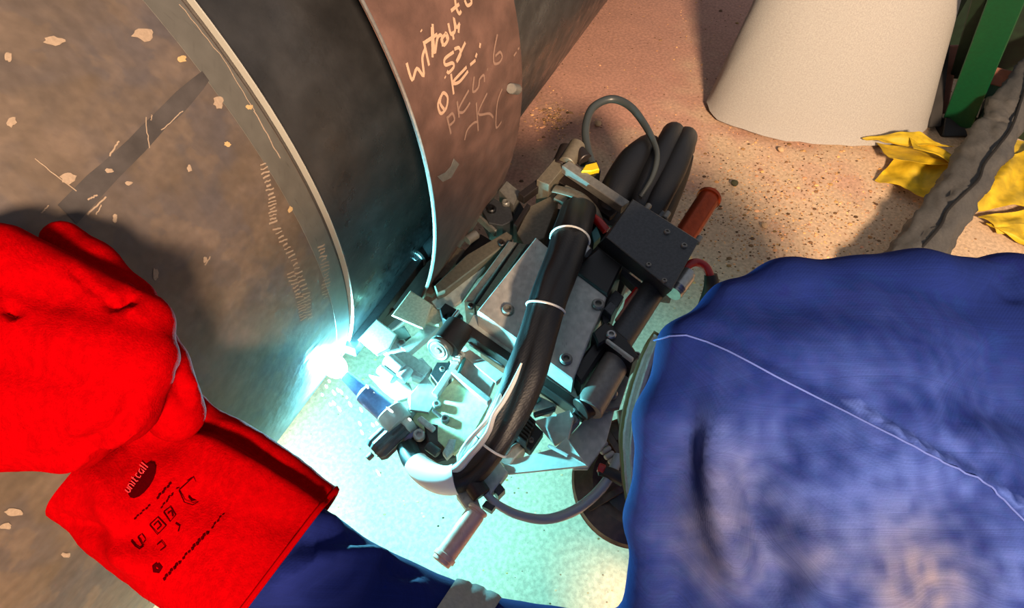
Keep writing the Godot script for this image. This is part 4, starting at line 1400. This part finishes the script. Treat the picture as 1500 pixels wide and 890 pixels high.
func build_person():
	var base := Vector3(0.12, 0.0, 0.30)
	var o := thing("person", "person in faded blue coveralls and a red suede gauntlet leaning over the welding carriage", "person", base)
	# --- coverall: one continuous surface from the sleeve over the shoulder to the boots
	var hip := Vector3(0.12, 0.84, 0.28)
	var fa := Vector3(0.0, 0.10, 0.30)
	var fb := Vector3(0.26, 0.10, 0.30)
	var bones := prep([
		bone(1006, 502, 0.665, 36, 975, 612, 0.655, 34), bone(975, 612, 0.655, 34, 955, 760, 0.65, 34), bone(955, 760, 0.65, 34, 948, 1000, 0.64, 38),
		bone(1006, 502, 0.665, 36, 1068, 452, 0.69, 40), bone(1068, 452, 0.69, 40, 1150, 428, 0.70, 46), bone(1150, 428, 0.70, 46, 1340, 425, 0.72, 52),
		bone(1340, 425, 0.72, 52, 1470, 432, 0.74, 52), bone(1470, 432, 0.74, 52, 1600, 470, 0.76, 60),
		bone(1095, 565, 0.68, 105, 1078, 760, 0.67, 112), bone(1078, 760, 0.67, 112, 1080, 1010, 0.67, 125),
		bone(1085, 560, 0.68, 110, 1220, 545, 0.705, 120), bone(1220, 545, 0.705, 120, 1420, 560, 0.74, 130), bone(1420, 560, 0.74, 130, 1600, 620, 0.78, 150),
		bone(1200, 680, 0.70, 170, 1180, 950, 0.68, 190), bone(1200, 680, 0.70, 170, 1420, 740, 0.74, 190),
		bone(1370, 800, 0.71, 210, 1560, 900, 0.78, 240),
		bone(1200, 980, 0.74, 240, 1480, 1080, 0.84, 250),
		bone(420, 808, 0.585, 82, 594, 930, 0.59, 90),
		bone(594, 930, 0.59, 90, 765, 1010, 0.61, 100),
		bone(765, 1010, 0.61, 100, 1080, 1060, 0.68, 150),
		# unseen back and head of the worker, added to shade carriage and collar
		[at(1200, 980, 0.74), 0.14, hip, 0.17], [hip, 0.17, Vector3(0.09, 1.08, 0.28), 0.13],
		[Vector3(0.09, 1.08, 0.28), 0.13, Vector3(0.13, 1.24, 0.28), 0.06], [at(1080, 1060, 0.68), 0.075, Vector3(0.06, 1.03, 0.24), 0.09],
		[hip + Vector3(-0.07, -0.04, 0), 0.11, (hip + fa) * 0.5, 0.09], [(hip + fa) * 0.5, 0.09, fa, 0.075],
		[hip + Vector3(0.07, -0.04, 0), 0.11, (hip + fb) * 0.5, 0.09], [(hip + fb) * 0.5, 0.09, fb, 0.075]])
	var k := 0.025
	var folds := make_folds([
		# sleeve
		[[[384, 872], [420, 840], [470, 820], [540, 806], [590, 812]], 0.011, 0.011],
		[[[400, 800], [450, 790], [520, 785], [560, 790]], 0.014, -0.007],
		[[[500, 890], [530, 850], [550, 822], [600, 818]], 0.010, 0.009],
		[[[545, 826], [580, 830], [625, 836]], 0.008, -0.007],
		[[[430, 770], [470, 760], [520, 770]], 0.014, 0.006],
		[[[440, 880], [470, 850], [520, 832]], 0.012, -0.006],
		[[[560, 880], [600, 860], [640, 850]], 0.014, 0.005],
		# shoulder cloth
		[[[1046, 556], [1052, 620], [1056, 690], [1066, 760], [1084, 830], [1110, 890]], 0.019, 0.024],
		[[[1085, 640], [1092, 720], [1110, 790], [1150, 850], [1180, 900]], 0.022, -0.020],
		[[[985, 600], [985, 700], [975, 800]], 0.035, -0.006],
		[[[1140, 760], [1180, 820], [1230, 880]], 0.03, 0.008],
		[[[960, 497], [1000, 489], [1060, 510], [1130, 548], [1240, 603], [1340, 658], [1430, 705], [1500, 764], [1560, 820]], 0.016, 0.004],
		[[[990, 478], [1060, 490], [1140, 530], [1250, 585], [1350, 640], [1440, 690], [1520, 760]], 0.012, -0.007],
		[[[1090, 470], [1180, 450], [1290, 460], [1360, 430]], 0.03, -0.006],
		[[[1120, 430], [1220, 425], [1330, 440], [1420, 480]], 0.03, 0.006],
		[[[1420, 500], [1470, 560], [1500, 640]], 0.035, -0.010],
		[[[1400, 610], [1450, 660], [1500, 700]], 0.03, 0.008],
		[[[1490, 380], [1470, 420], [1500, 450]], 0.015, -0.008],
		[[[1150, 880], [1200, 800], [1260, 760]], 0.04, 0.004]], bones, k)
	var calm := FastNoiseLite.new()
	calm.seed = 19
	calm.frequency = 1.0
	calm.fractal_octaves = 1
	var seam_px := [[956, 498], [980, 491], [1005, 490], [1035, 499], [1065, 512], [1100, 530], [1140, 552], [1190, 578], [1240, 604], [1290, 631], [1340, 659], [1390, 686], [1430, 706], [1465, 732], [1500, 764], [1540, 800]]
	var bump := []
	for i in 10:
		var t := i / 9.0
		bump.append(sdf_hit(lerpf(1255, 1500, t), lerpf(592, 742, t) + 8.0 * sin(t * PI) * 0.6, bones, k))
	var shift := func(p: Vector3, n: Vector3) -> float:
		var d := fold_at(p, folds)
		for q in bump:
			var e: float = p.distance_to(q)
			if e < 0.018: d += 0.0055 * exp(-pow(e / 0.0055, 2.0))
		d += 0.007 * calm.get_noise_3d(p.x * 5.0, p.y * 5.0, p.z * 5.0) + 0.0014 * calm.get_noise_3d(p.x * 16.0, p.y * 16.0, p.z * 16.0)
		return d
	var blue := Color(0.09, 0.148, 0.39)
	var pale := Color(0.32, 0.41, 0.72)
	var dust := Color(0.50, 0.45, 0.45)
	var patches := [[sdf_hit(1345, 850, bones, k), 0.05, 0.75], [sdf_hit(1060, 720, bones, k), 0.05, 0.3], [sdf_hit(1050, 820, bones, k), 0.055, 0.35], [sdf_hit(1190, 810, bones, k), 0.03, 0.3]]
	var worn_sheen := [[sdf_hit(1330, 780, bones, k), 0.17], [sdf_hit(1200, 720, bones, k), 0.11], [sdf_hit(1052, 640, bones, k), 0.035], [sdf_hit(1060, 740, bones, k), 0.04], [sdf_hit(1450, 830, bones, k), 0.12], [sdf_hit(1400, 650, bones, k), 0.05]]  # mostly cloth sheen put into the colour, over some real wear
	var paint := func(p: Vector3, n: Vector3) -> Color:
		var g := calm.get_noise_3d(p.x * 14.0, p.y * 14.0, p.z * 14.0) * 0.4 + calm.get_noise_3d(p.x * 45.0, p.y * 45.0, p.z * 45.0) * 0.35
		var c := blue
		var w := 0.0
		for q in worn_sheen: w = maxf(w, exp(-pow(p.distance_to(q[0]) / q[1], 2.0)))
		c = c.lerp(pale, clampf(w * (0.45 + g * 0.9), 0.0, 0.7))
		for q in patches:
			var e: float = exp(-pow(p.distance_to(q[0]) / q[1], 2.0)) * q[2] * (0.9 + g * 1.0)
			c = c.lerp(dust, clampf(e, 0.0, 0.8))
		for q in bump:
			if p.distance_to(q) < 0.0075: c = c.lerp(pale, 0.75)
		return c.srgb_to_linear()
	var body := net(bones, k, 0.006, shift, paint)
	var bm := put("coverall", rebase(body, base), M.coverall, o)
	# seam thread along the coverall
	var pts := []
	var nn := []
	for i in seam_px.size() - 1:
		for j in 6:
			var t := j / 6.0
			var h := sdf_hit(lerpf(seam_px[i][0], seam_px[i + 1][0], t), lerpf(seam_px[i][1], seam_px[i + 1][1], t), bones, k)
			var n := sdf_grad(h, bones, k)
			pts.append(h + n * (float(shift.call(h, n)) + 0.0002))
			nn.append(n)
	var mb := MB.new()
	mb.tube(pts, [0.0010], 6, 1)
	obj("seam", mb, M.seam_thread, bm)
	# reflective tape round the sleeve
	mb = MB.new()
	var grid := []
	for i in 13:
		var t := i / 12.0
		var row := []
		for j in 26:
			var s := j / 25.0
			var a := Vector2(668, 848).lerp(Vector2(606, 940), s)
			var b := Vector2(732, 882).lerp(Vector2(664, 970), s)
			var q := a.lerp(b, t)
			var h := sdf_hit(q.x, q.y, bones, k)
			var n := sdf_grad(h, bones, k)
			row.append(h + n * (maxf(float(shift.call(h, n)), -0.002) + 0.003 + (0.0014 if i % 4 != 0 else 0.0)))
		grid.append(row)
	mb.sheet(grid, Vector3(0, 0.001, 0))
	obj("sleeve_tape", mb, M.band, bm)
	# layered hem seen past the edge of the blue cloth
	var hems := [[[[962, 486], [946, 512], [930, 552], [918, 592], [911, 636], [914, 690], [920, 730], [926, 762]], M.tape_edge, 0.705, 9.0], [[[964, 492], [950, 520], [936, 558], [925, 600], [919, 640], [921, 690], [927, 740], [932, 770]], M.tape, 0.698, 13.0], [[[968, 496], [956, 524], [944, 560], [934, 600], [928, 644], [929, 690], [934, 740], [938, 770]], M.tape, 0.688, 11.0]]
	for hq in hems:
		var rings := []
		var raw := []
		for q in hq[0]: raw.append(at(q[0], q[1], hq[2]))
		var cen := at(1110, 640, 0.72)
		var ps := []
		for i in raw.size() - 1:
			for j in 6: ps.append(raw[i].cubic_interpolate(raw[i + 1], raw[maxi(i - 1, 0)], raw[mini(i + 2, raw.size() - 1)], j / 6.0))
		ps.append(raw[-1])
		for i in ps.size():
			var d: Vector3 = (ps[mini(i + 1, ps.size() - 1)] - ps[maxi(i - 1, 0)]).normalized()
			var view: Vector3 = (Vector3(0, CAM_H, 0) - ps[i]).normalized()
			var side: Vector3 = d.cross(view).normalized()
			var r: float = hq[3] * 0.5 * hq[2] / F * (1.0 + 0.25 * noise.get_noise_2d(i * 0.3, hq[3]))
			var ring := []
			for e in [[-1, 0.1], [-0.4, 0.5], [0.5, 0.45], [1, 0.1], [-1.5, -4.5], [-5.0, -4.0]]: ring.append(ps[i] + side * r * e[0] + view * r * e[1])
			rings.append(ring)
		mb = MB.new()
		mb.loft(rings, true, -1)
		obj("reflective_tape" if hq[1] == M.tape else "tape_edge", mb, hq[1], bm)
	# unseen helmeted head, added out of the frame to cast shade on the carriage
	var hc := Vector3(0.16, 1.33, 0.29)
	var hd := prep([[hc + Vector3(0, -0.08, -0.01), 0.06, hc + Vector3(0, 0.03, 0), 0.085], [hc + Vector3(0, 0.0, -0.02), 0.07, hc + Vector3(0, -0.06, -0.04), 0.05], [hc + Vector3(0, -0.015, -0.09), 0.012, hc + Vector3(0, -0.035, -0.105), 0.013], [hc + Vector3(-0.085, -0.02, 0), 0.014, hc + Vector3(-0.087, 0.01, 0), 0.018], [hc + Vector3(0.085, -0.02, 0), 0.014, hc + Vector3(0.087, 0.01, 0), 0.018]])
	put("head", rebase(net(hd, 0.02, 0.008, func(_p, _n): return 0.0, func(_p, _n): return Color.WHITE), base), M.skin, o)
	mb = MB.new()
	mb.lathe(hc + Vector3(0, 0.02, 0), Vector3(0, 1, -0.12), [[0, 0.09], [0, 0.138], [0.006, 0.138], [0.010, 0.118], [0.05, 0.103], [0.085, 0.075], [0.105, 0.035], [0.11, 0]], 36, 0.0, 0, true)
	obj("added_hard_hat", mb, M.hat, o)
	# boots, out of the frame
	for fp in [fa, fb]:
		var bt := prep([[fp + Vector3(0, 0.02, 0), 0.062, fp + Vector3(0, -0.045, 0), 0.052], [fp + Vector3(0, -0.045, 0), 0.052, fp + Vector3(-0.02, -0.05, -0.15), 0.046]])
		put("boot", rebase(net(bt, 0.03, 0.012, func(_p, _n): return 0.0, func(_p, _n): return Color.WHITE), base), M.rubber, o)
	build_glove(o, base)

func build_glove(o: Node3D, base: Vector3):
	var fin := func(x: float, y: float) -> Vector3: return cyl(x, y, RP + 0.024)
	var hb := prep([
		bone(205, 476, 0.505, 48, 0, 380, 0.485, 54),
		bone(196, 530, 0.492, 62, -40, 462, 0.478, 64),
		bone(168, 586, 0.492, 66, -60, 560, 0.478, 66),
		bone(106, 632, 0.495, 58, -70, 634, 0.483, 56),
		[at(-20, 384, 0.488), 0.0205, fin.call(-110, 352), 0.017], [fin.call(-110, 352), 0.017, fin.call(-175, 345), 0.0155],
		[at(-50, 462, 0.480), 0.021, fin.call(-150, 440), 0.018], [fin.call(-150, 440), 0.018, fin.call(-225, 436), 0.016],
		[at(-70, 552, 0.480), 0.021, fin.call(-160, 545), 0.0175], [fin.call(-160, 545), 0.0175, fin.call(-235, 548), 0.0155],
		[at(-70, 636, 0.485), 0.019, fin.call(-140, 640), 0.016], [fin.call(-140, 640), 0.016, fin.call(-200, 650), 0.0145],
		bone(232, 540, 0.535, 44, 258, 606, 0.55, 40),
		bone(196, 440, 0.545, 30, 232, 530, 0.545, 38),
		bone(92, 352, 0.540, 28, 130, 390, 0.535, 37),
		bone(130, 390, 0.535, 37, 190, 446, 0.535, 36)])
	var k := 0.008
	var folds := make_folds([
		[[[106, 398], [140, 420], [175, 440], [200, 458], [240, 490]], 0.0035, 0.0022],
		[[[96, 384], [130, 418], [165, 440]], 0.003, -0.004],
		[[[146, 444], [170, 446], [190, 438], [207, 420]], 0.004, -0.012],
		[[[0, 446], [14, 452], [28, 466]], 0.004, -0.010],
		[[[0, 690], [60, 672], [130, 640], [190, 590], [215, 560]], 0.008, -0.004],
		[[[40, 700], [110, 682], [190, 634], [230, 590]], 0.005, 0.004],
		[[[30, 660], [90, 650], [150, 610]], 0.008, 0.004],
		[[[120, 660], [170, 625], [200, 592]], 0.005, -0.004],
		[[[40, 400], [80, 420], [130, 450]], 0.012, -0.003],
		[[[60, 470], [120, 480], [180, 500]], 0.02, 0.003],
		[[[250, 530], [262, 560], [268, 600]], 0.006, -0.005],
		[[[276, 545], [284, 570], [290, 600]], 0.006, 0.004]], hb, k)
	var shift := func(p: Vector3, _n: Vector3) -> float:
		return fold_at(p, folds) + 0.0016 * noise.get_noise_3d(p.x * 9.0, p.y * 9.0, p.z * 9.0) + 0.0004 * noise.get_noise_3d(p.x * 70.0, p.y * 70.0, p.z * 70.0)
	var hand := net(hb, k, 0.0038, shift, func(_p, _n): return Color.WHITE)
	var gl := put("glove", rebase(hand, base), M.glove, o)
	gl.set_meta("label", "red suede gauntlet glove")
	# cuff
	var c0 := at(176, 654, 0.575)
	var c1 := at(415, 826, 0.575)
	var ax := (c1 - c0).normalized()
	var view := (Vector3(0, CAM_H, 0) - (c0 + c1) * 0.5).normalized()
	var sd := ax.cross(view).normalized()       # towards the lower left edge of the cuff or away from it
	if sd.dot(at(75, 735, 0.555) - at(290, 585, 0.555)) < 0: sd = -sd
	var up := ax.cross(sd).normalized()
	if up.dot(view) < 0: up = -up
	var rings := []
	var nseg := 64
	var nl := 48
	var cf := [[[0.35, 0.14], [0.75, 0.42], 0.11, 0.014], [[-0.9, 0.25], [-0.2, 0.2], 0.10, -0.010], [[0.02, 0.04], [0.12, 0.14], 0.05, -0.018], [[-0.5, 0.55], [-0.1, 0.75], 0.12, 0.007], [[-0.75, 0.3], [-0.86, 0.95], 0.08, -0.012], [[-0.5, 0.3], [-0.62, 0.9], 0.09, 0.006], [[-0.3, 0.9], [-0.05, 0.5], 0.09, -0.007], [[0.9, 0.12], [0.55, 0.45], 0.08, -0.010], [[0.2, 0.7], [0.6, 0.95], 0.14, 0.005]]
	var outer := func(i: float, a: float) -> Vector3:
		var t := i / float(nl)
		var c := c0.lerp(c1, t)
		var hw := lerpf(0.0735, 0.0765, t) + 0.003 * sin(t * 3.0)
		var hd := lerpf(0.046, 0.058, t)
		var x := cos(a)
		var y := sin(a)
		# rounded rectangle section
		var e := 0.72
		var px := signf(x) * pow(absf(x), e)
		var py := signf(y) * pow(absf(y), e)
		var p := c + sd * px * hw + up * py * hd
		var n := (sd * x * hd + up * y * hw).normalized()
		var disp := 0.0022 * noise.get_noise_3d(p.x * 16.0, p.y * 16.0, p.z * 16.0) + 0.0005 * noise.get_noise_3d(p.x * 80.0, p.y * 80.0, p.z * 80.0)
		if y > -0.2:
			for f in cf:
				var A := Vector2(f[0][0], f[0][1])
				var Bv := Vector2(f[1][0], f[1][1])
				var q := Vector2(px, t)
				var ab := Bv - A
				var tt := clampf((q - A).dot(ab) / ab.length_squared(), 0.0, 1.0)
				var dd: float = q.distance_to(A + ab * tt) / f[2]
				if dd < 3.0: disp += f[3] * exp(-dd * dd)
		return p + n * disp
	for i in nl + 1:
		var ring := []
		for j in nseg: ring.append(outer.call(float(i), TAU * j / nseg))
		rings.append(ring)
	for q in [[1.006, 0.965], [1.0, 0.93], [0.9, 0.92], [0.6, 0.9]]:
		var ring := []
		for j in nseg:
			var p: Vector3 = outer.call(nl * q[0], TAU * j / nseg)
			var c := c0.lerp(c1, q[0])
			ring.append(c + (p - c) * q[1])
		rings.append(ring)
	var mb := MB.new()
	mb.loft(rings, false)
	var cu := obj("cuff", mb, M.glove, gl)
	# hem piping at the rim
	mb = MB.new()
	var rim := []
	for j in nseg + 1: rim.append(outer.call(nl * 0.985, TAU * j / nseg))
	mb.tube(rim, [0.0014], 8, 1)
	obj("hem", mb, M.glove_seam, gl)
	# print on the cuff: project from the cuff's own outward side
	var surf := func(x: float, y: float) -> Array:
		var best := 1e9
		var bi := 0.0
		var ba := 0.0
		var tgt := ray(x, y).normalized()
		var cam := Vector3(0, CAM_H, 0)
		for i in range(0, nl + 1, 2):
			for j in range(1, nseg / 2):
				var d: float = (rings[i][j] - cam).cross(tgt).length_squared()
				if d < best:
					best = d
					bi = i
					ba = TAU * j / nseg
		var step := [1.0, TAU / nseg / 2]
		for it in 7:
			var moved := true
			var guard := 0
			while moved and guard < 8:
				moved = false
				guard += 1
				for q in [[step[0], 0.0], [-step[0], 0.0], [0.0, step[1]], [0.0, -step[1]]]:
					var d: float = (outer.call(bi + q[0], ba + q[1]) - cam).cross(tgt).length_squared()
					if d < best:
						best = d
						bi += q[0]
						ba += q[1]
						moved = true
			step[0] *= 0.5
			step[1] *= 0.5
		var p: Vector3 = outer.call(bi, ba)
		var n: Vector3 = (outer.call(bi + 0.3, ba) - p).cross(outer.call(bi, ba + 0.03) - p).normalized()
		if n.dot(view) < 0: n = -n
		return [p, n]
	mb = MB.new()
	var hold := [mb]
	var stroke := func(list: Array, w: float, lift_ := 0.0009):
		var pp := []
		var nn := []
		for q in list:
			var s: Array = surf.call(q[0], q[1])
			pp.append(s[0])
			nn.append(s[1])
		hold[0].ribbon(pp, nn, w, lift_)
	# black oval patch with the maker's word, lettered in red
	var oval := []
	for i in 17:
		var a := TAU * i / 16.0
		oval.append([208.0 + cos(a) * 30.0 * cos(-0.95) - sin(a) * 14.0 * sin(-0.95), 704.0 + cos(a) * 30.0 * sin(-0.95) + sin(a) * 14.0 * cos(-0.95)])
	var cs: Array = surf.call(208, 704)
	for i in 16:
		var a: Array = surf.call(oval[i][0], oval[i][1])
		var b: Array = surf.call(oval[i + 1][0], oval[i + 1][1])
		var am: Array = surf.call((oval[i][0] + 208) * 0.5, (oval[i][1] + 704) * 0.5)
		var bm: Array = surf.call((oval[i + 1][0] + 208) * 0.5, (oval[i + 1][1] + 704) * 0.5)
		mb.quad(a[0] + a[1] * 0.0008, b[0] + b[1] * 0.0008, bm[0] + bm[1] * 0.0008, am[0] + am[1] * 0.0008, 1)
		mb.tri(am[0] + am[1] * 0.0008, bm[0] + bm[1] * 0.0008, cs[0] + cs[1] * 0.0008, 1)
	# pictograms
	stroke.call([[262, 718], [284, 698], [294, 716], [292, 734], [282, 740], [270, 736], [262, 718]], 0.0009)
	stroke.call([[285, 719], [279, 721], [277, 728], [281, 733], [288, 732], [292, 726], [290, 720], [285, 719]], 0.0016)
	stroke.call([[220, 768], [232, 757], [244, 770], [232, 782], [220, 768]], 0.0009)
	stroke.call([[226, 769], [232, 763], [237, 770], [231, 775]], 0.0012)
	stroke.call([[240, 750], [250, 742], [258, 754], [250, 764], [240, 750]], 0.0008)
	stroke.call([[246, 752], [252, 748], [254, 756]], 0.0014)
	stroke.call([[202, 786], [208, 780], [214, 790], [208, 798], [202, 786]], 0.0011)
	stroke.call([[192, 792], [198, 800], [204, 804], [210, 800]], 0.0014)
	stroke.call([[230, 798], [238, 792], [244, 800], [236, 806]], 0.0010)
	stroke.call([[258, 766], [264, 770], [262, 778]], 0.0012)
	stroke.call([[231, 826], [226, 829], [227, 835], [233, 836], [236, 831], [231, 826]], 0.0030)
	for ln in [[230, 730, 252, 706, 0.0018, 6], [236, 744, 254, 722, 0.0012, 5], [196, 760, 222, 738, 0.0012, 6], [240, 848, 266, 820, 0.0022, 7], [268, 818, 280, 804, 0.0016, 3], [281, 804, 306, 778, 0.0024, 7], [310, 774, 330, 750, 0.0012, 5], [258, 716, 286, 696, 0.0008, 2]]:
		var cnt: int = ln[5]
		for i in cnt:
			var t0 := float(i) / cnt
			var t1 := (i + 0.68) / cnt
			var ax_ := lerpf(ln[0], ln[2], t0)
			var ay_ := lerpf(ln[1], ln[3], t0)
			var bx_ := lerpf(ln[0], ln[2], t1)
			var by_ := lerpf(ln[1], ln[3], t1)
			stroke.call([[ax_, ay_], [(ax_ + bx_) * 0.5 + (1.2 if i % 2 == 0 else -1.2), (ay_ + by_) * 0.5], [bx_, by_]], ln[4])
	obj("cuff_print", mb, M.glove_print, cu)
	mb = MB.new()
	hold[0] = mb
	# the word on the oval, read upwards along the oval
	var word := {"u": [[[0, 1], [0, 0.2], [0.3, 0], [0.6, 0.2], [0.6, 1]]], "n": [[[0, 0], [0, 1], [0.4, 1], [0.6, 0.7], [0.6, 0]]], "i": [[[0.1, 0], [0.1, 1]]], "t": [[[0.2, 1.4], [0.2, 0.1], [0.5, 0]], [[0, 1], [0.5, 1]]], "c": [[[0.6, 0.9], [0.2, 1], [0, 0.5], [0.2, 0], [0.6, 0.1]]], "a": [[[0.6, 1], [0.1, 0.9], [0, 0.3], [0.3, 0], [0.6, 0.3], [0.6, 1], [0.6, 0]]], "l": [[[0.1, 0], [0.1, 1.5]]]}
	var cur := Vector2(187, 721)
	var dirw := Vector2(0.60, -0.80)
	var upw := Vector2(-0.80, -0.60)
	for ch in ["u", "n", "i", "t", "c", "a", "l", "l"]:
		for s in word[ch]:
			var lst := []
			for q in s:
				var v: Vector2 = cur + dirw * q[0] * 8.0 + upw * (q[1] - 0.3) * 8.0
				lst.append([v.x, v.y])
			stroke.call(lst, 0.0008, 0.0014)
		cur += dirw * (4.0 if ch in ["i", "l"] else 7.6)
	# lift the letters clear of the patch
	obj("cuff_lettering", mb, M.glove_letter, cu)
